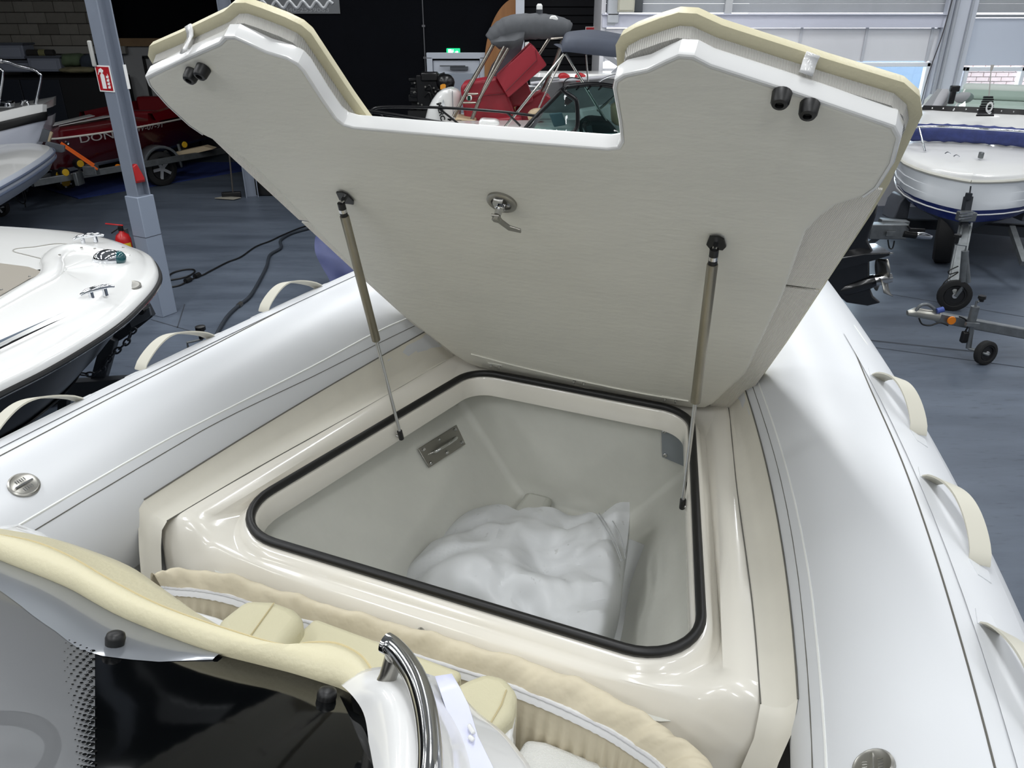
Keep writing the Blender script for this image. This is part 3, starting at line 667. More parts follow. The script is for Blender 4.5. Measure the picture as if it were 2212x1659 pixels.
# lower loose flap on the starboard side
fl = [[(1350, 1160, -.31), (1398, 1180, -.37)], [(1345, 1230, -.33), (1375, 1245, -.42)], [(1338, 1290, -.35), (1366, 1275, -.44)], [(1325, 1350, -.37), (1368, 1330, -.45)], [(1310, 1395, -.38), (1395, 1368, -.455)], [(1300, 1440, -.39), (1385, 1420, -.46)]]
MB().grid([catmull([bd(x, y, z) for x, y, z in (r[0], ((r[0][0]+r[1][0])/2, (r[0][1]+r[1][1])/2, (r[0][2]+r[1][2])/2+.02), r[1])], 4) for r in fl]).obj('loose_flap', vinw, bag, smooth=180, sub=1)
# ---------------------------------------------------------------- far walls
wf = struct(MB().box((-2.2, 13.05, 2.6), (4.5, .1, 5.3)).box((.75, 13.12, 4.3), (1.3, .1, 2)).box((-4.42, 15.2, 2.6), (.1, 4.4, 5.3)).obj('wall_front', blackw, smooth=0))
for x in (-1.365,):
    MB().tube([(x, 12.985, .05), (x, 12.985, 4.5)], .009, 6).obj('conduit', mat('grey conduit', (92, 92, 96), .5), wf)
    for z in (1.5, 2.1, 2.55, 3.0): MB().box((x, 12.985, z), (.05, .02, .03)).obj('conduit_clip', mat('grey conduit', (92, 92, 96), .5), wf)
# roller door of black slats
rd = struct(MB().box((.73, 13.1, 1.65), (1.2, .04, 3.3)).obj('door_2', blackw, smooth=0))
sm_ = mat('black slat', (10, 11, 16), .7, spec=.2)
sl0 = MB().box((.73, 13.055, .06), (1.1, .05, .112)).obj('slat', sm_, rd, bevel=.012)
for k in range(1, 28):
    c = sl0.copy(); COL.objects.link(c); c.location.z = k*.117
# door with light frame under the exit sign
dm = mat('grey white door', (188, 194, 204), .45)
d1 = empty('door_1', None) if False else bpy.data.objects.new('door_1', None); COL.objects.link(d1); d1.location = (-.9, 13, 0); WM['door_1'] = Matrix.Translation((-.9, 13, 0)); d1['kind'] = 'structure'
x0, x1, zt = -1.29, -.46, 2.11
q = MB()
for a, b in (((x0, 12.95, 0), (x0, 12.95, zt)), ((x1, 12.95, 0), (x1, 12.95, zt))): q.box(((a[0]), 12.96, zt/2), (.09, .1, zt))
q.box(((x0+x1)/2, 12.96, zt+.02), (x1-x0+.09, .1, .09)); q.obj('door_frame', dm, d1, bevel=.008)
MB().box(((x0+x1)/2, 12.985, zt/2-.02), (x1-x0-.1, .05, zt-.06)).obj('door_leaf', dm, d1, bevel=.008)
MB().box(((x0+x1)/2, 12.95, 1.35), (x1-x0-.3, .02, 1.05)).obj('door_panel', mat('door pane', (150, 158, 170), .3), d1, bevel=.006)
MB().box((-.83, 12.93, 1.95), (.28, .05, .05)).box((-.93, 12.9, 1.985), (.4, .015, .015)).obj('door_closer', mat('dark closer', (70, 74, 80), .5), d1)
MB().tube([(-1.2, 12.93, 1.05), (-1.2, 12.88, 1.05), (-1.08, 12.88, 1.05)], .011, 8).obj('door_handle', steelm, d1)
ex = MB().box((-.915, 12.96, 2.185), (.21, .07, .10)).obj('exit_sign', mat('exit green', (22, 190, 120), .4, emit=1.1), bevel=.006)
tag(ex, 'glowing green exit sign with white running figure above the grey door', 'exit sign')
wt = mat('exit white', (225, 255, 240), .4, emit=1.6)
q = MB()
q.box((-.965, 12.922, 2.185), (.05, .006, .075))
q.ball((-.918, 12.922, 2.212), .009); q.bar((-.922, 12.922, 2.2), (-.932, 12.922, 2.178), .014, .005, (0, 1, 0)).bar((-.932, 12.922, 2.178), (-.915, 12.922, 2.16), .009, .005, (0, 1, 0)).bar((-.932, 12.922, 2.178), (-.947, 12.922, 2.158), .009, .005, (0, 1, 0)).bar((-.926, 12.922, 2.196), (-.905, 12.922, 2.188), .008, .005, (0, 1, 0))
q.bar((-.885, 12.922, 2.185), (-.855, 12.922, 2.185), .014, .006, (0, 1, 0)); q.face([(-.858, 12.919, 2.205), (-.858, 12.919, 2.165), (-.832, 12.919, 2.185)])
q.obj('exit_pictogram', wt, ex, smooth=0)
# arched brown board behind the white column
pts = [(-.43, 12.86, .02), (-.43, 12.86, 1.9)]+[(.12-.55*math.cos(t), 12.86, 1.95+1.0*math.sin(t)) for t in [PI*k/48 for k in range(1, 25)]]+[(.14, 12.86, 2.9), (.14, 12.86, .02)]
tag(MB().prism(pts, (0, .03, 0)).obj('arched_board', mat('brown board', (158, 108, 62), .55, var=.15, vs=3, stretch=(4, 1, .5)), smooth=0), 'tall arched brown board leaning behind the white column', 'board')
tag(MB().box((.12, 12.75, 2.6), (.13, .16, 5.2)).obj('white_column', mat('white steel', (205, 210, 220), .5), smooth=0), 'slim white steel column in front of the black roller door', 'column')
# right hand wall of white panels with windows
YW = 12.0
wr_ = struct(MB().box((3.15, YW+.06, 1.0), (3.74, .1, 2.0)).box((6.33, YW+.06, 1.3), (.5, .1, 2.6)).box((5.55, YW+.06, .5), (1.1, .1, 1.0)).box((8.1, YW+.06, .5), (3.0, .1, 1.0)).box((1.29, 12.55, 2.6), (.06, 1.2, 5.3)).box((5.45, YW+.08, 4.2), (8.3, .08, 2.4)).obj('wall_front_right', whitep, smooth=0))
for k in range(6):
    x = 1.33+k*.935; struct(MB().box((x+.465, YW+.03, 2.315), (.925, .06, .43)).obj('panel', whitep, wr_, bevel=.004, smooth=0))
    MB().box((x, YW-.005, 2.315), (.035, .03, .45)).obj('panel_strip', mat('panel strip', (196, 198, 204), .5), wr_)
MB().box((3.7, YW-.03, 2.62), (4.85, .12, .16)).box((3.7, YW-.05, 2.71), (4.87, .16, .02)).obj('fascia_band', mat('lilac white band', (206, 208, 222), .45), wr_, bevel=.004)
MB().box((8.1, YW+.02, 2.35), (3.1, .06, .62)).obj('upper_panel', mat('blue white panel', (205, 212, 226), .45), wr_, bevel=.004)
MB().box((8.1, YW-.03, 2.69), (3.1, .04, .035)).obj('rail_profile', mat('grey profile', (150, 154, 160), .4, m=.4), wr_)
sb = MB().box((3.8, YW+.03, 2.79), (5.0, .03, .1155)).obj('siding_board', greys, wr_, bevel=.004)
for k in range(1, 8):
    c = sb.copy(); COL.objects.link(c); c.location.z = k*.117
sb2 = MB().box((8.0, YW+.03, 2.79), (3.2, .03, .1155)).obj('siding_board', greys, wr_, bevel=.004)
for k in range(1, 8):
    c = sb2.copy(); COL.objects.link(c); c.location.z = k*.117
MB().box((3.05, YW-.01, 3.2), (.1, .07, 1.0)).obj('siding_post', mat('pale post', (196, 198, 200), .5), wr_)
MB().box((6.32, YW-.04, 2.2), (.42, .12, 4.4)).obj('wall_post', mat('white post', (206, 210, 220), .45), wr_, bevel=.01)
for x, r in ((6.14, .018), (6.22, .026), (6.43, .016)):
    MB().tube([(x, YW-.13, .1), (x, YW-.13, 3.6)], r, 8).obj('wall_pipe', mat('grey pipe', (172, 176, 184), .4), wr_)
MB().tube(catmull([(6.12, YW-.17, 3.3), (6.08, YW-.17, 2.5), (6.0, YW-.17, 1.9), (5.98, YW-.17, 1.2)], 5), .007, 6).obj('wall_cable', mat('dark cable', (60, 56, 60), .6), wr_)
MB().box((1.42, YW-.03, 3.0), (.16, .2, .8)).box((1.40, YW-.02, 2.62), (.12, .16, .1)).obj('corner_casing', mat('pale casing', (190, 194, 200), .5), wr_, bevel=.01)
def window(name, x0, x1, z0, z1, mull):
    o = bpy.data.objects.new(name, None); COL.objects.link(o); o.location = (x0, YW, z0); WM[name] = Matrix.Translation((x0, YW, z0)); o['kind'] = 'structure'
    q = MB(); f = .055
    q.box(((x0+x1)/2, YW+.02, z1-f/2), (x1-x0, .1, f)).box(((x0+x1)/2, YW+.02, z0+f/2), (x1-x0, .1, f))
    for x in [x0+f/2, x1-f/2]+mull: q.box((x, YW+.02, (z0+z1)/2), (f, .1, z1-z0))
    q.obj('window_frame', mat('white window frame', (228, 232, 238), .35), o, bevel=.006)
    xs = [x0]+mull+[x1]
    for a, b in zip(xs[:-1], xs[1:]): MB().box(((a+b)/2, YW+.05, (z0+z1)/2), (b-a-.04, .006, z1-z0-.06)).obj('window_pane', glassmat('clear pane', (236, 243, 246)), o)
    MB().box(((x0+x1)/2, YW-.07, z0-.02), (x1-x0+.1, .2, .03)).obj('window_sill', whitep, o)
window('window_1', 4.9, 6.08, 1.0, 2.08, [])
window('window_2', 6.6, 8.9, 1.0, 2.02, [7.45])
# house outside: pale pink brick courses
bw = struct(MB().box((7.6, 14.66, 1.6), (7, .1, 3.6)).obj('wall_outside', mat('mortar', (206, 198, 194), .9), smooth=0))
brick = mat('washed brick', (232, 200, 192), .85, var=.2, vs=5)
b0 = None; random.seed(5)
for r in range(16):
    for k in range(18):
        x = 5.6+k*.222+(.111 if r % 2 else 0); z = .85+r*.075
        if b0 is None: b0 = MB().box((0, 14.6, 0), (.21, .05, .062)).obj('brick', brick, bw, smooth=0); o = b0
        else: o = b0.copy(); COL.objects.link(o)
        o.location = (x, random.uniform(-.004, .004), z)
tag(MB().box((5.95, 13.4, 1.1), (1.5, .06, 2.2)).obj('blue_board', mat('sky blue board', (150, 166, 186), .6), bevel=.01), 'light blue board standing outside the left white window', 'board')
cabm = mat('cream cabinet', (196, 194, 178), .5)
t = thing('meter_cabinet', 'small cream cabinet high on the grey siding beside the roller door', 'cabinet', (1.58, YW-.06, 2.74))
MB().box((1.585, YW-.135, 3.02), (.23, .16, .56)).obj('cabinet_body', cabm, t, bevel=.006); MB().box((1.585, YW-.22, 3.02), (.20, .012, .52)).obj('cabinet_door', cabm, t, bevel=.004)
tag(MB().box((1.78, YW-.02, 2.98), (.12, .05, .5)).obj('cable_duct', mat('dark duct', (84, 88, 92), .6), bevel=.01), 'dark narrow cable duct right of the cream wall cabinet', 'duct')
redm = mat('sign red', (170, 24, 34), .4); whm = mat('sign white', (236, 236, 234), .4)
def firesign(name, c, ex, ey, wd, ht, label, hose=False):
    n = ex.cross(ey); t = thing(name, label, 'sign', c)
    R = Matrix((ex, ey, n)).transposed()
    MB().box(c, (wd, ht, .004), R).obj('sign_plate', whm, t); MB().box(c+n*.002, (wd*.88, ht*.9, .004), R).obj('sign_field', redm, t)
    P = lambda x, y: c+ex*(x*wd)+ey*(y*ht)+n*.0045
    q = MB()
    if not hose:
        q.prism([P(-.22, -.38), P(.05, -.38), P(.05, .12), P(0, .18), P(-.17, .18), P(-.22, .12)], n*.001)
        q.prism([P(-.13, .18), P(-.04, .18), P(-.04, .25), P(-.13, .25)], n*.001); q.prism([P(-.26, .24), P(.02, .24), P(.06, .32), P(-.1, .40), P(-.26, .34)], n*.001)
        q.prism([P(-.26, .3), P(-.26, .24), P(-.32, .14), P(-.36, .16)], n*.001)
        for k in range(4):
            y = -.36+k*.13; q.prism([P(.14, y), P(.3, y-.01), P(.34, y+.06), P(.27, y+.17), P(.27, y+.08), P(.18, y+.09)], n*.001)
    else:
        q.prism([P(-.25, -.3), P(.1, -.3), P(.1, .2), P(-.25, .2)], n*.001); q.prism([P(.2, -.3), P(.34, -.3), P(.34, -.12), P(.2, -.12)], n*.001)
    q.obj('sign_pictogram', whm, t, smooth=0); return t
firesign('fire_hose_sign', V((1.20, 12.93, 2.46)), V((1, 0, 0)), V((0, 0, 1)), .14, .16, 'small red fire sign with white symbol on the black roller door', True)
# company plate with a wave on the black wall
t = thing('wall_plate', 'grey metal plate with silver wave and phone number on black wall', 'sign', (-3.3, 12.98, 2.8))
MB().box((-3.31, 12.985, 3.17), (1.36, .02, .90)).obj('sign_plate', mat('brushed grey plate', (112, 114, 116), .4, m=.5), t)
wv = catmull([(-3.85+k*.02, 12.965, 2.845+.045*math.sin(k*.02*2*PI/.205)) for k in range(0, 57)], 2)
MB().tube(wv, .024, 8, flat=(.3, 1), up=(0, 0, 1)).obj('wave_mark', mat('silver letters', (196, 198, 200), .35, m=.5), t, smooth=60)
text('Tel. 040-2539063', (-3.72, 12.972, 2.745), (1, 0, 0), (0, 0, 1), .058, mat('dim letters', (150, 152, 154), .4, m=.5), t, width=.92)
# ---------------------------------------------------------------- far left corner: block wall, cupboards, low wall
bl = struct(MB().box((-10.05, 17.1, 2.6), (3.9, .1, 5.3)).obj('wall_back_left', mat('block mortar', (58, 56, 52), .9), smooth=0))
bmats = [mat('concrete block '+n, c, .9, var=.15, vs=5) for n, c in (('a', (124, 120, 112)), ('b', (108, 104, 97)), ('c', (132, 128, 120)))]
b0 = [None]*3; random.seed(9)
for r in range(9):
    for k in range(9 if r % 2 else 10):
        i = random.choice((0, 0, 1, 2, 2)); x = -12+k*.404+(.2 if r % 2 else 0); z = 2.24+r*.204
        if b0[i] is None: o = b0[i] = MB().box((0, 17.03, 0), (.394, .06, .194)).obj('concrete_block', bmats[i], bl, bevel=.006, seg=1, smooth=0)
        else: o = b0[i].copy(); COL.objects.link(o)
        o.location = (x, random.uniform(-.006, .006), z)
MB().box((-10, 17.02, 2.06), (4.2, .1, .14)).obj('render_band', mat('pale render', (138, 136, 130), .8), bl)
struct(MB().box((-8.2, 17.65, 2.6), (7.8, .1, 5.3)).obj('wall_back', blackw, smooth=0))
lw = struct(MB().box((-6.2, 17.2, 1.06), (3.7, .1, 2.12)).obj('wall_low', mat('grey plaster', (150, 151, 152), .7), smooth=0))
MB().box((-6.2, 17.15, 2.2), (3.7, .16, .15)).obj('timber_beam', mat('timber', (132, 106, 76), .7, var=.15, vs=4), lw)
q = MB()
for a, b in (((-7.62, 17.13, 0), (-7.62, 17.13, 1.92)), ((-6.75, 17.13, 0), (-6.75, 17.13, 1.92)), ((-7.64, 17.13, 1.92), (-6.73, 17.13, 1.92))): q.bar(a, b, .05, .05, (0, 1, 0))
d3 = q.obj('door_3', blk, smooth=0); struct(d3)
cb = thing('dark_cupboard', 'long black cupboard with dark blue doors below the block wall', 'cupboard', (-10, 16.4, 0))
MB().box((-9.9, 16.5, .8), (4.0, .9, 1.59)).obj('cupboard_body', mat('cupboard black', (13, 14, 18), .6), cb)
for k in range(4): MB().box((-11.6+k*.78, 16.04, .8), (.76, .03, 1.52)).obj('cupboard_door', mat('dark blue door', (20, 26, 38), .55), cb, bevel=.005)
crm = mat('grey blue crate', (120, 125, 138), .6)
def crate(x0, y0, x1, y1, Y, label):
    a, b = aY(x0, y1, Y), aY(x1, y0, Y); c = (a+b)/2; w_, h_ = abs(b.x-a.x), abs(b.z-a.z)
    t = thing('storage_crate', label, 'crate', (c.x, Y+.2, a.z))
    MB().box((c.x, Y+.2, c.z), (w_, .4, h_)).obj('crate_body', crm, t, bevel=.02)
    q = MB().box((c.x, Y+.2, b.z-.02), (w_+.05, .44, .035)); q.obj('crate_rim', mat('crate rim', (70, 74, 84), .6), t, bevel=.008)
    MB().box((c.x, Y-.005, c.z-.02), (w_*.8, .015, h_*.6)).obj('crate_panel', mat('crate panel', (130, 135, 148), .6), t, bevel=.008)
crate(-15, 93, 46, 128, 16.15, 'grey crate stacked on the lower crate at the far left of cupboard')
crate(-10, 131, 60, 156, 16.1, 'low grey crate under the stacked crate on the cupboard')
crate(64, 121, 126, 155, 16.05, 'grey crate under the rolled dark mat on the cupboard')
a = aY(60, 114, 16.2); b = aY(117, 114, 16.2)
t = thing('rolled_mat', 'dark rolled mat with pale stripes lying on a grey crate', 'mat', a)
MB().tube([a, b], .06, 14).obj('mat_roll', mat('dark mat', (38, 36, 34), .9), t, smooth=60)
for k in range(5): p = a.lerp(b, .45+.05*k); MB().tube([p, p+V((.015, 0, 0))], .062, 14).obj('mat_stripe', mat('mat stripe', (150, 146, 100), .8), t)
def heap(name, label, cat, x0, y0, x1, y1, Y, m, seed, lump=.25):
    a, b = aY(x0, y1, Y), aY(x1, y0, Y); c = (a+b)/2; r = V((abs(b.x-a.x)/2, .28, abs(b.z-a.z)/2)); rings = []
    for i in range(1, 12):
        th = PI*i/12; row = []
        for k in range(24):
            p = V((r.x*math.sin(th)**.6*math.cos(2*PI*k/24), r.y*math.sin(th)**.6*math.sin(2*PI*k/24), r.z*math.cos(th)))
            row.append(c+p*(1+lump*noise.noise(p*7+V((seed, 0, 0)))))
        rings.append(row)
    return tag(MB().loft(rings).obj(name, m, smooth=180), label, cat)
heap('folded_blanket', 'green folded blanket heaped on the cupboard beside the crates', 'blanket', 131, 115, 177, 143, 16.35, mat('green blanket', (88, 104, 78), .9), 1)
heap('cloth_bag', 'blue grey cloth bag slumped beside the green blanket', 'bag', 181, 117, 210, 150, 16.3, mat('blue grey cloth', (52, 60, 70), .9), 4)
heap('folded_sheet', 'pale folded sheet under the green blanket', 'sheet', 131, 144, 206, 157, 16.15, mat('pale sheet', (126, 120, 92), .9), 8)
# blue carpet below the red boat
cp_ = MB().prism([(-10.6, 14.2, .012), (-8.5, 13.63, .012), (-7.07, 12.5, .012), (-4.75, 15.5, .012), (-4.6, 15.9, .012), (-10.6, 15.9, .012)], (0, 0, -.01)).obj('blue_carpet', mat('blue carpet', (34, 56, 124), .95, var=.2, vs=10, bump=.2, bs=200), smooth=0)
tag(cp_, 'blue carpet spread on the floor under the red boat trailer', 'carpet')
# ---------------------------------------------------------------- steel columns
def column(name, p0, ang, fl, dp, label, zpl=None, H=5.2):
    e1 = V((math.cos(ang), math.sin(ang), 0)); e2 = V((math.sin(ang), -math.cos(ang), 0)); p0 = V(p0)
    t = thing(name, label, 'column', p0-e2*fl/2+e1*dp/2); R = Matrix((e1, e2, V((0, 0, 1)))).transposed()
    zz = lambda z: V((0, 0, z))
    MB().box(p0-e2*fl/2+e1*.007+zz(H/2), (.014, fl, H), R).obj('column_flange', colm, t)
    MB().box(p0-e2*fl/2+e1*(dp-.007)+zz(H/2), (.014, fl, H), R).obj('column_flange', colm, t)
    MB().box(p0-e2*fl*.5+e1*dp/2+zz(H/2), (dp-.02, .01, H), R).obj('column_web', colm, t)
    if zpl:
        m = MB().box(p0-e2*fl/2+e1*dp/2+zz(zpl/2), (dp+.035, fl+.035, zpl), R)
        m.obj('column_plinth', mat('pale plinth', (140, 150, 166), .5), t, bevel=.006)
        MB().box(p0-e2*fl/2+e1*dp/2+zz(zpl*.68), (dp+.037, fl+.037, .006), R).obj('plinth_joint', mat('plinth joint', (60, 64, 72), .8), t)
    return t, e1, e2, p0
c1, e1, e2, p0 = column('steel_column', (-3.47, 7.11, 0), math.radians(62), .146, .143, 'near blue grey steel column with fire sign and pale plinth', 1.18)
column('steel_column', (-4.36, 12.58, 0), math.radians(20), .2, .2, 'far blue grey steel column beside a broom at the black wall')
n1 = -e1
sc_ = onp(227, 170, p0, e1); firesign('extinguisher_sign', sc_+n1*.004, e2, V((0, 0, 1)), .195, .215, 'red and white fire extinguisher sign fixed to near blue grey column')
rp_ = onp(292, 372, p0-e2*.04, e2)
t = thing('hammer_box', 'small red wedge shaped box hung in the recess of the column', 'box', rp_)
MB().prism([rp_-e1*.045+V((0, 0, .06)), rp_+e1*.0+V((0, 0, .08)), rp_+e1*.05-V((0, 0, .05)), rp_+e1*.05-V((0, 0, .09)), rp_-e1*.045-V((0, 0, .09))], e2*.05).obj('box_shell', mat('box red', (176, 30, 32), .4), t, bevel=.006)
MB().box(rp_+e2*.03+V((0, 0, -.075)), (.085, .05, .012), Matrix((e1, e2, V((0, 0, 1)))).transposed()).obj('box_lip', mat('box dark red', (120, 18, 20), .4), t)
w0 = onp(273, 166, p0+e1*.155, e2); MB().box(w0+e2*.004, (.03, .004, .2), Matrix((e1, e2, V((0, 0, 1)))).transposed()).obj('notice_strip', whm, c1)
w1 = onp(201, 116, p0-e2*.2, e1); MB().box(w1+n1*.01, (.02, .05, .21), Matrix((e1, e2, V((0, 0, 1)))).transposed()).obj('cable_hook', mat('pale plastic', (180, 180, 176), .5), c1, bevel=.01)
for x, y in ((232, 101), (237, 131)):
    b_ = onp(x, y, p0-e2*.1, e2); MB().lathe(b_+e2*.006, e2, [(0, .012), (.012, .012), (.012, 0)], 6).obj('column_bolt', galv, c1)
# extinguisher on the floor side of the column
ec = p0-e2*.26-e1*.06; z0 = .5
t = thing('fire_extinguisher', 'red fire extinguisher with yellow label hung behind the near column plinth', 'fire extinguisher', (ec.x, ec.y, z0))
er = mat('extinguisher red', (186, 28, 30), .3)
MB().lathe((ec.x, ec.y, z0), (0, 0, 1), [(0, .06), (.01, .07), (.27, .07), (.31, .055), (.335, .022), (.35, .02)], 20).obj('cylinder_body', er, t, smooth=50)
MB().loft([[V((ec.x+.0712*math.cos(a), ec.y+.0712*math.sin(a), z)) for a in [-PI*.95+k*PI*.9/10 for k in range(11)]] for z in (z0+.14, z0+.24)], False).obj('yellow_label', mat('label yellow', (226, 190, 40), .5), t)
MB().box((ec.x, ec.y, z0+.37), (.04, .03, .05)).bar((ec.x, ec.y, z0+.385), (ec.x-.09, ec.y-.02, z0+.33), .015, .012).obj('valve_head', blk, t, bevel=.004)
MB().bar((ec.x+.03, ec.y, z0+.40), (ec.x-.12, ec.y-.03, z0+.425), .02, .01).obj('lever', er, t, bevel=.003)
MB().box((ec.x+.0, ec.y+.06, z0+.2), (.05, .05, .3)).obj('wall_bracket', galv, t)
# broom by the far column
t = thing('broom', 'broom with dark head standing against the far blue grey column', 'broom', (-4.62, 12.6, 0))
MB().tube([(-4.58, 12.62, .06), (-4.55, 12.75, 1.25)], .013, 8).obj('broom_handle', mat('dark wood', (66, 62, 58), .6), t); MB().box((-4.60, 12.6, .05), (.30, .08, .09), Matrix.Rotation(.25, 3, 'Z')).obj('broom_head', blk, t, bevel=.01)
tag(MB().prism([(-4.84, 12.47, 0.012), (-4.5, 12.38, .012), (-4.42, 12.52, .012), (-4.72, 12.6, .012)], (0, 0, .015)).obj('sweepings', mat('pale dust', (150, 146, 134), .9), bevel=.006), 'pale flat scrap lying on the floor beside the broom', 'scrap')
tag(MB().box((-4.0, 12.85, .3), (.5, .25, .6)).obj('black_crate', blk, bevel=.02), 'black box on the floor right of the far column', 'box')
# ---------------------------------------------------------------- hose, cable, blue tarp
hm = mat('dark hose', (44, 50, 58), .5)
t = thing('water_hose', 'dark grey hose winding over the floor beside the near boat', 'hose', (-2.9, 8.5, 0))
HP = [az(x, y, .02) for x, y in ((700, 484), (665, 494), (628, 505), (606, 519), (607, 535), (583, 551), (576, 575), (560, 607), (540, 640), (518, 658), (496, 678), (480, 700), (460, 738), (430, 800))]
MB().tube(catmull(HP, 6), .018, 8).obj('hose_line', hm, t, smooth=80)
a, b = HP[9], HP[10]; d = (b-a).normalized(); MB().tube([a-d*.03, a+d*.04], .026, 10).obj('hose_coupling', steelm, t)
t = thing('power_cable', 'thin black cable with loop and two plugs on the floor', 'cable', (-3.3, 9, 0))
KP = [az(x, y, .012) for x, y in ((700, 480), (655, 490), (610, 508), (585, 520), (552, 533), (520, 555), (492, 566), (455, 585), (440, 593), (425, 598), (405, 608), (385, 617), (350, 622), (320, 622))]
MB().tube(catmull(KP, 6), .009, 6).obj('cable_line', blk, t, smooth=80)
LPt = [az(x, y, .012) for x, y in ((345, 618), (362, 600), (372, 590), (395, 583), (417, 582), (420, 588), (405, 597), (380, 603), (350, 607))]
MB().tube(catmull(LPt, 6), .009, 6).obj('cable_loop', blk, t, smooth=80)
for k in (9, 10): d = (KP[k+1]-KP[k]).normalized(); MB().tube([KP[k]-d*.05+V((0, 0, .012)), KP[k]+d*.03+V((0, 0, .012))], .03, 10).obj('cable_plug', blk, t)
tp = [[aY(x, y, Y) for x, y in r] for Y, r in ((7.6, ((686, 505), (760, 500), (860, 500), (1000, 505))), (7.4, ((680, 518), (730, 545), (830, 550), (1000, 550))), (7.3, ((682, 545), (715, 560), (800, 585), (1000, 590))), (7.25, ((695, 575), (720, 592), (790, 620), (1000, 640))), (7.2, ((712, 605), (735, 622), (790, 680), (1000, 760))), (7.1, ((725, 650), (750, 670), (800, 760), (1000, 900))))]
tp = [[p for p in catmull(r, 5)] for r in tp]; tp = [list(r) for r in zip(*[catmull(list(c), 4) for c in zip(*tp)])]
for r in tp:
    for k, p in enumerate(r): r[k] = p+V((0, -1, .3))*(.05*abs(noise.noise(p*4)))
tb = MB().grid(tp+[[p+V((0, 1.4, -.1)) for p in tp[-1]]]).obj('blue_tarp', mat('blue tarp', (66, 74, 118), .5, var=.2, vs=4), smooth=60, sub=1)
tag(tb, 'blue tarp draped over a low load behind the near boat tube', 'tarp')

# joints and worn lines in the painted floor
jm = mat('floor joint', (52, 57, 66), .8)
for a, b, w_ in (((399, 657), (383, 708), .012), ((326, 690), (443, 724), .012), ((1915, 634), (2330, 704), .014), ((1880, 735), (2150, 764), .03), ((1850, 745), (2260, 800), .012)):
    A, Z = az(*a, .0015), az(*b, .0015); n = (Z-A).cross(V((0, 0, 1))).normalized()*w_/2
    MB().face([A-n, A+n, Z+n, Z-n]).obj('floor_joint', jm, FLOOR, smooth=0)
from mathutils.bvhtree import BVHTree
def bvh(o): return BVHTree.FromPolygons([v.co.copy() for v in o.data.vertices], [tuple(p.vertices) for p in o.data.polygons])
def hit(t, x, y):
    d = ray(x, y).normalized(); l, n, i, k = t.ray_cast(CC, d)
    if l is None: return az(x, y, 1.54), V((0, 0, 1))
    return l, (n if n.dot(d) < 0 else -n)
def decal(t, pts, n, name, m, parent, off=.013, thick=None):
    """strip between two picture polylines laid on a surface"""
    A, Bq = pts; rows = []
    for k in range(n+1):
        f = k/n; r = []
        for P in (A, Bq):
            x = P[0][0]+(P[1][0]-P[0][0])*f; y = P[0][1]+(P[1][1]-P[0][1])*f; l, nn = hit(t, x, y)
            if l is None: break
            r.append(l+nn*off)
        if len(r) == 2: rows.append([r[0], (r[0]+r[1])/2, r[1]])
    return MB().grid(rows).obj(name, m, parent, smooth=60)
wm = mat('boat white', (232, 232, 230), .2, coat=.5)
tyre = mat('tyre rubber', (22, 22, 23), .8); chrome = mat('chrome', (220, 222, 226), .08, m=1)
trailm = galv
def wheel(c, ax, R, wd, name, parent, rim=mat('alloy rim', (196, 198, 202), .35, m=.45), spokes=5, hub=None):
    ax = V(ax).normalized(); c = V(c)
    w_ = MB().lathe(c, ax, [(-wd*.3, R*.62), (-wd*.5, R*.7), (-wd*.48, R*.9), (-wd*.36, R*.99), (wd*.36, R*.99), (wd*.48, R*.9), (wd*.5, R*.7), (wd*.3, R*.62)], 28, cap=False).obj(name, tyre, parent, smooth=40)
    MB().lathe(c, ax, [(-wd*.25, R*.64), (-wd*.25, R*.2), (wd*.1, R*.2), (wd*.1, R*.56), (wd*.42, R*.62), (wd*.42, R*.56), (wd*.2, R*.54)], 24, cap=True).obj('wheel_dish', mat('dark dish', (34, 34, 36), .5, m=.3), w_, smooth=40)
    x = ax.orthogonal().normalized(); y = ax.cross(x); q = MB()
    for k in range(spokes):
        t = 2*PI*k/spokes; d = x*math.cos(t)+y*math.sin(t); q.bar(c+ax*wd*.36+d*R*.08, c+ax*wd*.38+d*R*.6, R*.17, wd*.12, ax)
    q.lathe(c, ax, [(wd*.3, R*.17), (wd*.46, R*.15), (wd*.46, 0)], 12); q.obj('wheel_spokes', rim, w_, smooth=40)
    if hub: MB().lathe(c, ax, [(wd*.3, R*.5), (wd*.5, R*.4), (wd*.5, 0)], 16).obj('wheel_hub', hub, w_)
    return w_
def jockey(base, ang, H, R, parent, lean=0):
    """jockey wheel: clamped tube, crank on top, small wheel"""
    b = V(base); d = V((math.cos(ang), math.sin(ang), 0)); s = V((-d.y, d.x, 0)); top = b+V((0, 0, H))+d*lean
    MB().tube([b+V((0, 0, R*1.9)), top], .026, 10).tube([b+V((0, 0, H*.5))+d*lean*.5, top], .033, 10).obj('jockey_tube', galv, parent, smooth=50)
    MB().tube([top, top+V((0, 0, .05)), top+V((0, 0, .06))+d*.1, top+V((0, 0, .075))+d*.1], .009, 6).obj('crank_arm', galv, parent)
    MB().tube([top+V((0, 0, .07))+d*.1, top+V((0, 0, .15))+d*.1], .022, 10).lathe(top+V((0, 0, .13))+d*.1, (0, 0, 1), [(0, .035), (.025, .035), (.03, .02), (.03, 0)], 10).obj('crank_knob', blk, parent)
    c = b+V((0, 0, R))+d*.09
    MB().bar(b+V((0, 0, R*2.1)), c+s*.04, .012, .035).bar(b+V((0, 0, R*2.1)), c-s*.04, .012, .035).obj('jockey_fork', galv, parent)
    wheel(c, s, R, .06, 'jockey_tyre', parent, spokes=0)
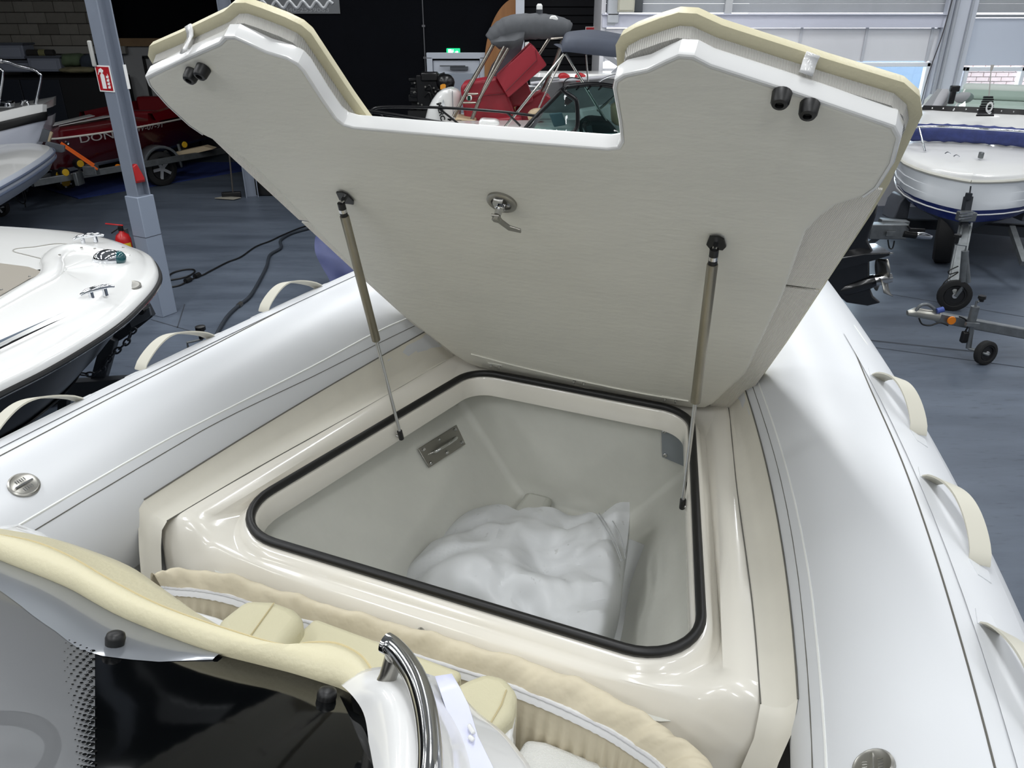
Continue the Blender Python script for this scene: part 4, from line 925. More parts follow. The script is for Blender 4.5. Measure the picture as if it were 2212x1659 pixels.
# ---------------------------------------------------------------- white runabout at the left edge
rb = thing('white_runabout', 'white boat bow with dark hull and chrome cleats at left edge', 'boat', (-2.6, 3.4, .3))
near = [(-260, 985), (-120, 910), (0, 848), (100, 798), (190, 745), (260, 697), (305, 655), (333, 622), (343, 598)]
far = [(339, 580), (327, 562), (300, 549), (250, 535), (190, 524), (110, 516), (40, 511), (-60, 506), (-260, 498)]
rail = catmull([az(x, y, 1.40) for x, y in near+far], 5)
ax_ = V((.90, .436, 0)).normalized(); S0 = V((-2.28, 3.72, 0))
def spine(p):
    a = max(0, (S0-p).dot(ax_)); q = S0-ax_*a; return V((q.x, q.y, p.z))
def rr(f, z, back=0):
    out = []
    for p in rail:
        s = spine(p); q = p+(s-p)*f - ax_*back; q.z = z; out.append(q)
    return out
def rin(d, z):
    out = []
    for p in rail:
        s = spine(p); L = (s-p); q = p+L.normalized()*min(d, L.length*.95); q.z = z; out.append(q)
    return out
dk = MB().grid([rin(0, 1.40), rin(.0, 1.425), rin(.02, 1.44), rin(.05, 1.445), rin(.07, 1.455), rin(.11, 1.485), rin(.18, 1.505), rin(.3, 1.52), rin(.5, 1.535), rin(.7, 1.54), rin(.95, 1.545), rr(.97, 1.545)]).obj('foredeck', wm, rb, smooth=60)
MB().grid([rin(.012, 1.40), rin(0, 1.385), rin(.03, 1.375)]).obj('rub_rail', mat('grey rub rail', (58, 60, 64), .35), rb, smooth=60)
MB().tube(rin(-.004, 1.392), .013, 8).obj('rub_insert', blk, rb)
MB().tube(rin(-.012, 1.384), .005, 6).obj('rub_insert', steel, rb)
MB().grid([rin(.03, 1.378), [p-ax_*.12 for p in rin(.10, 1.2)], [p-ax_*.32 for p in rin(.22, .95)], [p-ax_*.5 for p in rin(.42, .75)], [p-ax_*.62 for p in rr(.55, .6)], [p-ax_*.85 for p in rr(.98, .42)]]).obj('hull_side', mat('dark navy hull', (5, 7, 12), .22, spec=.22), rb, smooth=50)
MB().tube([p-ax_*.22 for p in rin(.155, 1.07)], .009, 6, flat=(1, .6)).obj('hull_strake', mat('dark navy hull', (5, 7, 12), .22, spec=.22), rb)
dt = bvh(dk)
decal(dt, [((-110, 790), (145, 677)), ((-110, 802), (126, 685))], 24, 'grey_stripe', mat('slate stripe', (84, 94, 106), .7, spec=.15), rb)
decal(dt, [((-110, 806), (163, 679.5)), ((-110, 815), (145, 688))], 24, 'black_stripe', mat('black stripe', (8, 8, 10), .7, spec=.12), rb)
# bow well and the curved coaming round it
wl = [(-90, 566), (0, 571), (62, 579), (98, 592), (62, 605), (0, 641), (-90, 690)]
MB().prism([hit(dt, max(-90, x), y)[0]+V((0, 0, .004)) for x, y in wl], (0, 0, .003)).obj('bow_well', mat('beige well', (158, 152, 142), .35), rb, smooth=0)
cmg = catmull([hit(dt, x, y)[0] for x, y in ((-80, 708), (0, 658), (62, 622), (104, 598), (114, 578), (113, 562), (128, 546), (160, 538), (205, 544), (222, 549), (255, 548), (280, 552))], 8)
MB().tube(cmg, [.012+.045*math.sin(PI*min(1, k/len(cmg)*1.05))**.6 for k in range(len(cmg))], 12, flat=(1, .55), up=(0, 0, 1)).obj('coaming_ridge', wm, rb, smooth=80)
for x, y in ((6, 636), (67, 607), (112, 580), (131, 560), (141, 543), (178, 544), (207, 546), (234, 549), (268, 543)):
    l, n = hit(dt, x, y)
    MB().lathe(l+V((0, 0, .022)), (0, 0, 1), [(0, .007), (.004, .006), (.006, 0)], 10).obj('snap_stud', steelm, rb)
MB().tube(catmull([hit(dt, x, y)[0]+V((0, 0, .002)) for x, y in ((104, 563), (60, 552), (30, 544), (36, 538), (75, 534), (130, 527), (200, 536))], 5), .003, 5).obj('hatch_joint', mat('hatch joint', (150, 148, 142), .6), rb)
for x, y in ((214, 642), (194, 525)):
    l, n = hit(dt, x, y); f = (V((.62, .78, 0)) if y > 600 else V((.80, .60, 0)))*.72
    q = MB()
    for k in (-.045, .045): q.tube([l+f*k, l+f*k+V((0, 0, .035))], .012, 8)
    q.tube([l-f*.11+V((0, 0, .032)), l-f*.07+V((0, 0, .042)), l+V((0, 0, .044)), l+f*.07+V((0, 0, .042)), l+f*.11+V((0, 0, .032))], [.006, .012, .014, .012, .006], 10)
    q.obj('deck_cleat', chrome, rb, smooth=60)
l, n = hit(dt, 279, 613); n = V((.1, -.12, 1)).normalized(); l = l-n*.012
MB().lathe(l, n, [(-.02, .056), (.004, .056), (.007, .048), (.005, .046), (.005, 0)], 28).obj('anchor_cap', steelm, rb, smooth=40)
l, n = hit(dt, 234, 564)
MB().ball(l+V((0, 0, .012)), (.075, .05, .05), Matrix.Rotation(.5, 3, 'Z'), 16, 10).obj('bow_light', chrome, rb, smooth=80)
MB().ball(l+V((.05, .02, .010)), (.035, .04, .04), None, 12, 8).obj('light_lens', mat('teal lens', (30, 78, 84), .1, coat=.5), rb, smooth=80)
# its trailer: winch post, bow stop plates, chain, beam
dks = mat('dark trailer steel', (44, 48, 54), .5, m=.3)
tr = thing('boat_trailer', 'dark steel trailer with winch post and hanging chain under white boat', 'trailer', (-2.6, 4.6, 0))
q = MB().bar(aY(240, 728, 4.55), aY(200, 870, 4.5), .085, .07, (0, 1, 0)); q.obj('winch_post', dks, tr, bevel=.006)
def plate(pts, Y, th, name, m, par, bev=.004): return MB().prism([aY(x, y, Y) for x, y in pts], (0, th, 0)).obj(name, m, par, bevel=bev, smooth=0)
plate(((243, 720), (262, 712), (318, 660), (330, 684), (300, 708), (262, 734), (245, 742)), 4.56, .05, 'post_arm', dks, tr)
plate(((278, 690), (322, 664), (326, 682), (318, 690), (283, 708)), 4.5, .02, 'stop_plate', mat('grey stop plate', (96, 100, 106), .5, m=.4), tr)
plate(((288, 672), (318, 650), (325, 672), (292, 690)), 4.6, .03, 'stop_plate', mat('grey stop plate', (96, 100, 106), .5, m=.4), tr)
MB().lathe(aY(305, 672, 4.48), (0, -1, 0), [(-.06, .022), (.01, .022), (.01, 0)], 10).obj('stop_pin', blk, tr)
ch = catmull([aY(*p, 4.42) for p in ((292, 712), (284, 718), (276, 736), (262, 750), (248, 762), (236, 775), (222, 796), (206, 806), (190, 809), (172, 806), (156, 796))], 8)
acc = 0; k0 = 0; cl = MB(); n_ = 0
dist = [0]
for a, b in zip(ch[:-1], ch[1:]): dist.append(dist[-1]+(b-a).length)
def along(s):
    for i in range(len(ch)-1):
        if dist[i+1] >= s: f = (s-dist[i])/max(1e-6, dist[i+1]-dist[i]); return ch[i].lerp(ch[i+1], f), (ch[i+1]-ch[i]).normalized()
    return ch[-1], (ch[-1]-ch[-2]).normalized()
s_ = .02
while s_ < dist[-1]:
    p, d = along(s_); side = V((0, 1, 0)) if n_ % 2 else d.cross(V((0, 1, 0))).normalized()
    lk = [p+d*(.030*math.cos(t))+side*(.015*math.sin(t)) for t in [2*PI*k/14 for k in range(14)]]
    MB().tube(lk, .006, 6, closed=True).obj('chain_link', dks, tr, smooth=80); s_ += .046; n_ += 1
MB().bar((-1.1, 4.72, .52), (-4.2, 4.25, .50), .08, .12).obj('tow_beam', dks, tr, bevel=.006)
MB().bar(aY(140, 850, 4.9), aY(132, 980, 4.9), .06, .06, (0, 1, 0)).obj('keel_support', blk, tr)
wheel((-4.4, 3.2, .3), (.44, -.9, 0), .3, .18, 'trailer_tyre', tr); wheel((-3.6, 5.2, .3), (-.44, .9, 0), .3, .18, 'trailer_tyre', tr)
MB().bar((-3.6, 5.2, .32), (-4.4, 3.2, .32), .07, .07).obj('axle_beam', dks, tr)
MB().bar((-3.2, 3.9, .5), (-3.2, 3.9, .62), .3, .3).obj('keel_roller', blk, tr)
j = aY(407, 752, 4.85); jockey((j.x, j.y, 0), .35, .62, .1, tr)
# ---------------------------------------------------------------- red boat on its trailer
dz = thing('red_speedboat', 'dark red speedboat with white lettering on a trailer over the blue carpet', 'boat', (-6.8, 14, .4))
da = V((.105, .995, 0)).normalized(); dr = V((da.y, -da.x, 0))
N0 = az(122, 298, 1.02); N1 = az(425, 250, 1.02)
Cb = N0-dr*.22; Cb.z = 0
def D(s, w_, z): return Cb+da*s+dr*w_+V((0, 0, z))
hw = lambda s: .22+.80*(1-math.exp(-s/1.35)) if s >= 0 else .2
ss = [-.06, 0, .1, .25, .5, .9, 1.4, 2, 2.7, 3.5, 4.4, 5.2]
wine = mat('wine gelcoat', (108, 16, 26), .16, coat=.6); wined = mat('wine hull', (58, 10, 18), .2, coat=.5)
def bothsides(f): return [[D(s, sg*w_, z) for (w_, z) in f(s)] for s in ss for sg in (1,)]
hull = MB()
def sec(s):
    h = hw(s)*(.5 if s < 0 else 1); c = max(.05, h*(.62+.2*min(1, s/3)))
    right = [(h, 1.0), (h*.985, .9), (h*.95, .75), (c+.04, .56)]
    return right
hull.grid([[D(s, w_, z) for w_, z in sec(s)]+[D(s, -w_, z) for w_, z in reversed(sec(s))] for s in ss]).obj('hull_side', wined, dz, smooth=50)
MB().loft([[D(s, w_, z) for w_, z in sec(s)] + [D(s, -w_, z) for w_, z in reversed(sec(s))] for s in (ss[0], ss[0]-.002)]).obj('bow_plate', wined, dz)
MB().grid([[D(s, sec(s)[-1][0], .56), D(s, sec(s)[-1][0]*.9, .5), D(s, 0, .38+.18*math.exp(-max(0, s)*1.2)), D(s, -sec(s)[-1][0]*.9, .5), D(s, -sec(s)[-1][0], .56)] for s in ss]).obj('hull_bottom', mat('grey hull bottom', (112, 116, 124), .4), dz, smooth=50)
dkz = MB().grid([[D(s, hw(s)*k*(.5 if s < 0 else 1), 1.01+.13*min(1, (s+.06)/.5)*(1-abs(k))**.7) for k in (1, .93, .8, .5, .25, 0, -.25, -.5, -.8, -.93, -1)] for s in ss[:8]]).obj('foredeck', wine, dz, smooth=50)
for k in (1, -1): MB().tube([D(s, k*hw(s)*(.5 if s < 0 else 1)*1.006, 1.01) for s in ss], .015, 6).obj('rub_rail', mat('ivory rub rail', (214, 210, 200), .35), dz)
MB().tube([D(-.065, k*hw(0)*.5, 1.012) for k in (1, .5, 0, -.5, -1)], .02, 6).obj('bow_trim', wm, dz)
MB().prism([D(s, .05+.1*k, 1.16-.02*(s < .5)) for s, k in ((.35, 0), (1.5, .2), (1.7, 2.4), (1.5, 2.2), (.6, 1.2))], (0, 0, .01)).obj('white_deck_panel', wm, dz, smooth=0, bevel=.004)
MB().prism([D(s, -.05-.1*k, 1.16-.02*(s < .5)) for s, k in ((.35, 0), (1.5, .2), (1.7, 2.4), (1.5, 2.2), (.6, 1.2))], (0, 0, .01)).obj('white_deck_panel', wm, dz, smooth=0, bevel=.004)
MB().grid([[D(s, k*.86*hw(s), 1.03), D(s, k*.80*hw(s), 1.15+.06*min(1, (s-2)/.8)), D(s, k*.70*hw(s), 1.16+.06*min(1, (s-2)/.8)), D(s, k*.66*hw(s), .9)] for s in (2.0, 2.4, 3, 3.6, 4.4, 5.2) for k in (1,)]).obj('cockpit_coaming', wine, dz, smooth=50)
MB().grid([[D(s, -.86*hw(s), 1.03), D(s, -.80*hw(s), 1.17), D(s, -.70*hw(s), 1.18), D(s, -.66*hw(s), .9)] for s in (2.0, 2.4, 3, 3.6, 4.4, 5.2)]).obj('cockpit_coaming', wine, dz, smooth=50)
MB().box(D(3.9, 0, 1.1), (1.3, .25, .32), Matrix((dr, da, V((0, 0, 1)))).transposed()).box(D(2.95, 0, 1.0), (1.3, .3, .2), Matrix((dr, da, V((0, 0, 1)))).transposed()).obj('red_seat', mat('red seat', (110, 18, 26), .4), dz, bevel=.05, seg=3)
sd_ = (D(1.4, hw(1.4), 0)-D(.5, hw(.5), 0)).normalized()
silv = mat('silver lettering', (176, 172, 170), .35, m=.4)
def sidetext(body, px, py, h, wdt, dirs, sh=0):
    best = None; x, y = px, py; d = ray(x, y)
    for k in range(900):
        p = CC+d*(8+k*.01); s = (p-Cb).dot(da); w_ = (p-Cb).dot(dr)
        if w_ < hw(max(0, s))*.985: best = p; break
    tng = (D(s+.4, hw(s+.4), best.z+.0)-D(s, hw(s), best.z)).normalized()
    return text(body, best+dr*.02, tng, (0, 0, 1), h, silv, dz, width=wdt, shear=sh)
sidetext('DONZI', 169, 309, .115, .82, 0); sidetext('W-07-91', 293, 285, .095, .62, 0, .25)
for x in (110, 142): 
    p = aY(x, 305, N0.y-.05); MB().lathe(D(-.02 if x < 120 else .12, .1 if x < 120 else hw(.12)+.0, .93), dr-da*.6, [(0, .03), (.02, .03), (.02, .02), (.0, .018)], 12).obj('bow_fitting', chrome, dz)
dtr = thing('galvanised_trailer', 'galvanised boat trailer with alloy wheels and yellow rollers carrying the red boat', 'trailer', (-6.7, 13.8, 0))
tg = az(70, 396, .45); te = az(505, 322, .45)
for a, b, w_, h_ in ((tg, te, .06, .1), (tg, tg+da*5+dr*-.9, .06, .1)): MB().bar(a, b, w_, h_).obj('trailer_beam', galv, dtr, bevel=.006)
wc = az(345, 364, .29); wn_ = V((dr.x, dr.y, 0)).normalized(); wn_ = (dr*.85-da*.45).normalized()
wheel(wc, wn_, .29, .19, 'trailer_tyre', dtr)
al = wn_.orthogonal().normalized(); al = V((0, 0, 1)).cross(wn_).normalized()
rows = []
for k in range(13):
    t = PI*(k/12)*1.06-.1; p = wc+al*(.37*math.cos(t))+V((0, 0, .37*math.sin(t)+.02)); rows.append([p-wn_*.12, p+wn_*.12, p+wn_*.125-(p-wc).normalized()*.04])
MB().grid(rows).obj('mudguard', mat('grey steel guard', (140, 144, 148), .35, m=.6), dtr, solid=.008, smooth=50)
MB().bar(wc, wc-wn_*1.7, .07, .07).obj('axle_beam', galv, dtr); wheel(wc-wn_*1.7, -wn_, .29, .19, 'trailer_tyre', dtr)
yel = mat('yellow roller', (196, 156, 30), .5)
for x, y, Y in ((170, 353, 12.1), (125, 377, 12.0), (395, 312, 14.2), (138, 372, 11.95)):
    p = aY(x, y, Y); MB().tube([p-wn_*.05, p+wn_*.05], .075, 14).obj('roller', blk, dtr, smooth=40); MB().lathe(p+wn_*.05, wn_, [(0, .055), (.01, .05), (.01, 0)], 12).obj('roller_hub', yel, dtr)
    MB().bar(p-wn_*.02, (p.x-.05, p.y+.05, .42), .03, .03).obj('roller_arm', galv, dtr)
MB().prism([aY(x, y, 14.0) for x, y in ((375, 330), (440, 316), (460, 322), (395, 338))], (0, .2, 0)).obj('timber_block', mat('pale timber', (176, 160, 132), .7), dtr)
MB().bar(aY(385, 311, 14.1), aY(390, 328, 14.1), .04, .04).obj('roller_arm', galv, dtr)
wheel(az(140, 392, .13), wn_, .17, .09, 'jockey_tyre', dtr, hub=yel); wheel(az(112, 378, .2), wn_, .2, .1, 'jockey_tyre', dtr)
MB().lathe(aY(254, 361, 12.7), wn_, [(0, .05), (.02, .05), (.02, 0)], 14).obj('orange_reflector', mat('orange reflector', (214, 120, 20), .3), dtr)
MB().box(aY(197, 368, 12.0), (.2, .12, .14)).box(aY(170, 385, 12.0), (.06, .2, .2)).obj('winch_bracket', galv, dtr, bevel=.01)
tag(MB().bar(aY(131, 309, 11.9), aY(203, 357, 12.0), .05, .008, (0, 1, 0)).bar(aY(133, 313, 11.89), aY(211, 366, 11.95), .03, .006, (0, 1, 0)).obj('ratchet_strap', mat('orange strap', (230, 104, 34), .6), smooth=0), 'orange tie down strap stretched over the red boat bow', 'strap')
# ---------------------------------------------------------------- two boats at the far left edge
fl1 = thing('railed_white_boat', 'white boat with black rubbing band and chrome bow rail at far left', 'boat', (-8, 11.8, .3))
secA = [(11.7, 101, (226, 241, 259, 262, 264)), (11.62, 92, (225, 242, 261, 282, 296)), (11.5, 60, (228, 249, 268, 310, 342)), (11.35, 0, (242, 263, 283, 345, 418)), (11.2, -160, (272, 298, 322, 400, 520))]
hulla = [[aY(x-(4 if k > 2 else 0), y, Y) for k, y in enumerate(ys)] for Y, x, ys in secA]
def mir(p, i): return V((p.x-.15-.10*i, 11.7+(.1+.55*i), p.z))
lo = [[r[k] for k in (2, 3, 4)] for r in hulla]
MB().grid([r+[mir(p, i) for p in reversed(r)] for i, r in enumerate(lo)]).obj('hull_side', mat('grey white hull', (196, 200, 212), .3, coat=.4), fl1, smooth=50)
MB().grid([[r[1]+V((.012, -.012, 0)), r[1]*.5+r[2]*.5+V((.03, -.03, 0)), r[2]+V((.012, -.012, 0))] for r in hulla]).obj('rub_band', blk, fl1, smooth=50)
MB().grid([[r[1], r[0], mir(r[0], i), mir(r[1], i)] for i, r in enumerate(hulla)]).obj('deck', wm, fl1, smooth=30)
for pth in (((-120, 128), (0, 131), (40, 142), (72, 150), (84, 158), (88, 168), (76, 224)), ((-60, 146), (-10, 146), (4, 152), (5, 165), (-6, 238))):
    MB().tube(catmull([aY(x, y, 11.75) for x, y in pth], 5), .022, 10).obj('bow_rail', chrome, fl1, smooth=60)
MB().ball(aY(2, 131, 11.75), .04).obj('rail_joint', steel, fl1)
q = MB().tube([aY(46, 226, 11.9), aY(50, 218, 11.9), aY(58, 218, 11.9), aY(62, 226, 11.9)], .02, 8); q.obj('mooring_ring', chrome, fl1)
MB().box(aY(14, 226, 11.9), (.18, .12, .08)).box(aY(22, 222, 11.95), (.1, .1, .06)).obj('anchor_winch', chrome, fl1, bevel=.02)
MB().box((-9.2, 12.6, .35), (1.2, .6, .7)).obj('keel_block', galv, fl1)
fl2 = thing('striped_white_dinghy', 'low white boat with blue grey striped rail on a small trailer at far left', 'boat', (-8, 10.9, .3))
rl = catmull([az(x, y, z) for x, y, z in ((-200, 512, 1.0), (-60, 432, 1.0), (0, 400, 1.0), (50, 372, 1.01), (90, 346, 1.02), (110, 330, 1.03), (114, 322, 1.03), (104, 317, 1.03), (84, 322, 1.02), (60, 338, 1.0))], 5)
cen = V((-8.6, 11.3, 0))
def dn(f, z): return [V((p.x+(cen.x-p.x)*f, p.y+(cen.y-p.y)*f, p.z+z)) for p in rl]
g1 = mat('pale boat grey', (188, 194, 206), .35, coat=.3); g2 = mat('blue grey stripe', (104, 114, 136), .4)
MB().grid([dn(.02, .02), dn(0, 0), dn(-.01, -.05), dn(0, -.10)]).obj('rail_top', g1, fl2, smooth=60)
for z in (-.02, -.085): MB().tube([p for p in dn(-.012, z)], .016, 6, flat=(.6, 1)).obj('rail_stripe', g2, fl2)
MB().grid([dn(0, -.10), dn(.05, -.25), dn(.2, -.42), dn(.6, -.55), dn(.95, -.6)]).obj('hull_bottom', g1, fl2, smooth=60)
MB().grid([dn(.02, .02), dn(.12, .05), dn(.3, .03), dn(.6, -.05), dn(.98, -.05)]).obj('deck', wm, fl2, smooth=60)
MB().prism([aY(x, y, 11.15) for x, y in ((97, 311), (100, 306), (108, 307), (139, 315), (139, 328), (134, 330), (100, 326))], (0, .03, 0)).obj('bow_stop', mat('grey stop plate', (96, 100, 106), .5, m=.4), fl2, bevel=.005, smooth=0)
MB().prism([aY(x, y, 11.3) for x, y in ((92, 278), (108, 283), (103, 307), (83, 306))], (0, .03, 0)).obj('bow_stop', mat('grey stop plate', (96, 100, 106), .5, m=.4), fl2, smooth=0)
MB().prism([aY(x, y, 11.28) for x, y in ((108, 284), (113, 288), (106, 308), (102, 307))], (0, .03, 0)).obj('timber_wedge', mat('pale timber', (190, 170, 136), .7), fl2, smooth=0)
jw = az(0, 468, 0); wheel((jw.x+.02, jw.y, .14), (.3, -1, 0), .14, .08, 'jockey_tyre', fl2); MB().bar((jw.x+.1, jw.y, .16), (jw.x+.18, jw.y, .62), .05, .05).bar((jw.x+.02, jw.y-.06, .14), (jw.x+.2, jw.y-.02, .24), .03, .05).obj('jockey_tube', dks, fl2)
MB().tube(catmull([aY(x, y, 11.2) for x, y in ((45, 402), (33, 415), (35, 430), (50, 440), (56, 432), (52, 412), (47, 405), (54, 440), (55, 448))], 5), .008, 6).obj('brake_cable', blk, fl2)
MB().bar(aY(60, 402, 11.3), aY(58, 414, 11.3), .02, .02).bar(aY(40, 405, 11.3), aY(-80, 420, 11.3), .06, .06).obj('trailer_tongue', dks, fl2)
# ---------------------------------------------------------------- white boat at the right edge, bow towards us
wb = thing('white_blue_boat', 'white boat with blue stripes and rolled blue cover at right edge', 'boat', (5.6, 9.6, .4))
Q0 = aY(2100, 384, 8.55); Q0 = V((Q0.x, Q0.y, 0)); wa = V((.51, .86, 0)); wa.normalize(); wr2 = V((wa.y, -wa.x, 0))
def W(s, w_, z): return Q0+wa*s+wr2*w_+V((0, 0, z))
hb = lambda s: .98*(1-math.exp(-(s+.02)/.42))**.8 if s > -.02 else 0
s2 = [-.02, 0, .03, .08, .16, .28, .45, .7, 1.0, 1.5, 2.2, 3.2, 4.4]
sh = lambda s: 1.06+.13*min(1, s/1.0)
def wsec(s):
    h = hb(s); z = sh(s)
    return [(h, z), (h*1.0, z-.05), (h*.97, z-.14), (h*.985, z-.145), (h*.95, z-.24), (h*.965, z-.245), (h*.93, z-.33)]
def both(f, s): r = f(s); return [W(s, -w_, z) for w_, z in reversed(r)]+[W(s, w_, z) for w_, z in r]
for k, sg in enumerate((-1, 1)):
    MB().grid([[W(s, sg*w_, z) for w_, z in wsec(s)] for s in s2]).obj('topside', mat('glossy white hull', (214, 218, 222), .08, coat=.8), wb, smooth=40)
    MB().grid([[W(s, sg*hb(s)*.935, sh(s)-.325), W(s, sg*hb(s)*.90, sh(s)-.40), W(s, sg*hb(s)*.8, sh(s)-.46)] for s in s2]).obj('blue_band', mat('navy stripe', (22, 34, 88), .15, coat=.6), wb, smooth=50)
    MB().tube([W(s, sg*hb(s)*.925, sh(s)-.375) for s in s2], .008, 5).obj('white_pinstripe', wm, wb)
    MB().grid([[W(s, sg*hb(s)*.8, sh(s)-.46), W(s, sg*hb(s)*.4, sh(s)-.56), W(s, 0, sh(s)-.66)] for s in s2]).obj('hull_bottom', mat('dark bottom paint', (44, 48, 56), .5), wb, smooth=50)
    MB().tube([W(s, sg*hb(s)*1.012, sh(s)-.01) for s in s2], .02, 6).obj('rub_rail', mat('cream rub rail', (204, 202, 192), .4), wb)
def dz_(s, k): return sh(s)+.02+.13*(1-abs(k))**.35*min(1, .45+s*.5)
MB().grid([[W(s, k*hb(s), dz_(s, k) if abs(k) < 1 else sh(s)) for k in (-1, -.97, -.9, -.75, -.5, -.2, 0, .2, .5, .75, .9, .97, 1)] for s in s2]).obj('foredeck', wm, wb, smooth=50)
# raised coach roof behind the foredeck
rr2 = []
for s, w_, z in ((1.35, .62, 1.30), (1.5, .72, 1.44), (1.9, .80, 1.58), (2.4, .84, 1.64), (3.4, .86, 1.62)):
    rr2.append([W(s, k*w_*1.06, 1.2) if abs(k) == 1 else W(s-.18*(1-k*k), k*w_, z-.05*abs(k)**3) for k in (-1, -.96, -.8, -.4, 0, .4, .8, .96, 1)])
MB().grid([[W(1.2-.18*(1-k*k), k*.58, 1.26) for k in (-1, -.96, -.8, -.4, 0, .4, .8, .96, 1)]]+rr2).obj('coach_roof', wm, wb, smooth=60)
cv = []
for s in range(15):
    k = -1+s/7; c = W(1.08-.2*(1-k*k)*.6, k*.92, 1.43-.05*abs(k)**2)
    cv.append(c)
cb2 = MB().tube(catmull(cv, 3), [.078+.004*math.sin(i*1.7)+.002*math.sin(i*3.3) for i in range(43)], 12, flat=(1, 1.3)).obj('rolled_cover', mat('blue canvas', (56, 68, 128), .6, var=.3, vs=12), wb, smooth=80)
hr = [W(.9-.22*(1-(k/8)**2)*.6, (k/8)*.92, 1.515-.09*abs(k/8)**4) for k in range(-8, 9)]
MB().tube([W(1.5, -.97, 1.2)]+hr+[W(1.5, .97, 1.2)], .014, 8).obj('pulpit_rail', chrome, wb, smooth=60)
MB().tube([hr[2], W(.62, -.55, sh(.6)+.1)], .011, 8).tube([hr[14], W(.62, .55, sh(.6)+.1)], .011, 8).obj('rail_stanchion', chrome, wb, smooth=60)
# screen on the coach roof
sc1 = []; sc2 = []
for i in range(13):
    k = -1+i/6; sc1.append(W(2.1-.3*(1-k*k), k*.80, 1.60-.04*k*k)); sc2.append(W(2.24-.28*(1-k*k), k*.66, 1.85-.03*k*k))
MB().grid([sc1, sc2]).obj('wind_screen', glassmat('green tint screen', (222, 236, 230)), wb, smooth=60)
MB().grid([[p+V((0, 0, -.01))-wa*.012 for p in sc1], [p.lerp(q_, .22)-wa*.012 for p, q_ in zip(sc1, sc2)]]).obj('screen_base', blk, wb, smooth=60)
for i in range(1, 12): p = sc1[i].lerp(sc2[i], .1)-wa*.02; MB().lathe(p, -wa, [(0, .010), (.004, 0)], 8).obj('screen_screw', steel, wb)
for i in (3, 9): MB().bar(sc1[i], sc2[i], .018, .012).obj('screen_frame', wm, wb)
MB().box(W(3.3, 0, 1.60), (1.6, 1.6, .12), Matrix((wr2, wa, V((0, 0, 1)))).transposed()).obj('cockpit_liner', mat('pale liner', (206, 212, 208), .5), wb)
MB().box(W(2.9, .05, 1.76), (.9, .2, .2), Matrix((wr2, wa, V((0, 0, 1)))).transposed()).obj('seat_back', mat('pale green seat', (196, 204, 198), .6), wb, bevel=.06, seg=3)
MB().ball(aY(2082, 211, 10.4), (.13, .05, .07)).obj('head_rest', mat('grey headrest', (150, 152, 154), .5), wb)
p = aY(2056, 210, 10.1); MB().box(p, (.07, .05, .16)).box(p+V((.01, 0, .1)), (.11, .06, .07)).obj('search_lamp', blk, wb, bevel=.012)
# black tapered burgee with letter Q on the antenna
Y_ = 9.75; fl = [aY(x, y, Y_) for x, y in ((2126, 208), (2145, 208), (2147, 252), (2109, 252))]
q = MB(); nn = 9
for k in range(nn):
    a, b = k/nn, (k+1)/nn-.02
    L_ = lambda t: fl[0].lerp(fl[3], t); R_ = lambda t: fl[1].lerp(fl[2], t)
    off_ = V((0, -.012-.01*(k % 2), 0)); q.prism([L_(a)+off_, R_(a)+off_, R_(b)+off_*.6, L_(b)+off_*.6], (0, .03, 0))
fg = q.obj('burgee_cloth', mat('black quilted cloth', (20, 20, 24), .7), wb, bevel=.004, smooth=40)
text('Q', aY(2123, 241, Y_)+V((0, -.04, 0)), (1, 0, 0), (0, 0, 1), .115, whm, wb, width=.085, bold=.006)
MB().tube([aY(2136, 210, Y_), aY(2141, 150, Y_)], .006, 6).lathe(aY(2141, 152, Y_), (0, 0, 1), [(0, .014), (.06, .02), (.06, 0)], 8).obj('antenna', mat('pale antenna', (190, 186, 180), .5), wb)
cl_ = W(.42, .03, sh(.4)+.13); MB().box(cl_+V((0, 0, .03)), (.04, .06, .07)).obj('bow_cleat', galv, wb, bevel=.01)
q = MB()
for p in ((2047, 332), (2066, 338)): q.tube(catmull([aY(p[0]-6, p[1], 8.95), aY(p[0], p[1]-3, 8.95), aY(p[0]+6, p[1]+1, 8.95)], 4), .008, 6)
q.obj('eye_bolt', chrome, wb)
# its trailer
rt = thing('grey_trailer', 'grey trailer with winch post and black tyre under the right edge boat', 'trailer', (5.4, 9.2, 0))
MB().bar(aY(2092, 425, 8.45), aY(2078, 500, 8.3), .07, .07, (0, 1, 0)).obj('winch_post', dks, rt)
MB().box(aY(2087, 467, 8.3), (.17, .12, .1)).obj('winch_body', galv, rt, bevel=.01)
for k in (-.03, .0, .03): MB().tube([aY(2072, 467, 8.22)+V((0, 0, k)), aY(2101, 464, 8.22)+V((0, 0, k))], .008, 6).obj('winch_drum', chrome, rt)
MB().tube([aY(2093, 432, 8.4), aY(2097, 402, 8.42)], .008, 6).box(aY(2092, 424, 8.4), (.05, .05, .07)).obj('winch_strap', dks, rt)
ta, tb_ = aY(2085, 490, 8.35), aY(2060, 615, 7.45)
MB().bar(ta, tb_, .13, .08).obj('tow_beam', galv, rt, bevel=.01); MB().bar(ta+V((-.05, -.02, .045)), tb_+V((-.05, -.02, .045)), .02, .02).bar(ta+V((.05, -.02, .045)), tb_+V((.05, -.02, .045)), .02, .02).obj('beam_flange', galv, rt)
MB().bar(tb_, aY(2054, 632, 7.3), .1, .09).obj('coupling_head', mat('pale coupling', (150, 152, 150), .5), rt, bevel=.02)
for z, x0_, x1_, Yb in ((.62, 1900, 2240, 9.6), (.45, 2040, 2260, 9.0)): MB().bar(aY(x0_, 480 if z > .5 else 487, Yb), aY(x1_, 496 if z > .5 else 506, Yb), .08, .11).obj('cross_beam', dks, rt)
w0_ = az(2030, 565, 0); wheel((w0_.x, w0_.y, .42), (.86, -.50, .06), .42, .23, 'trailer_tyre', rt)
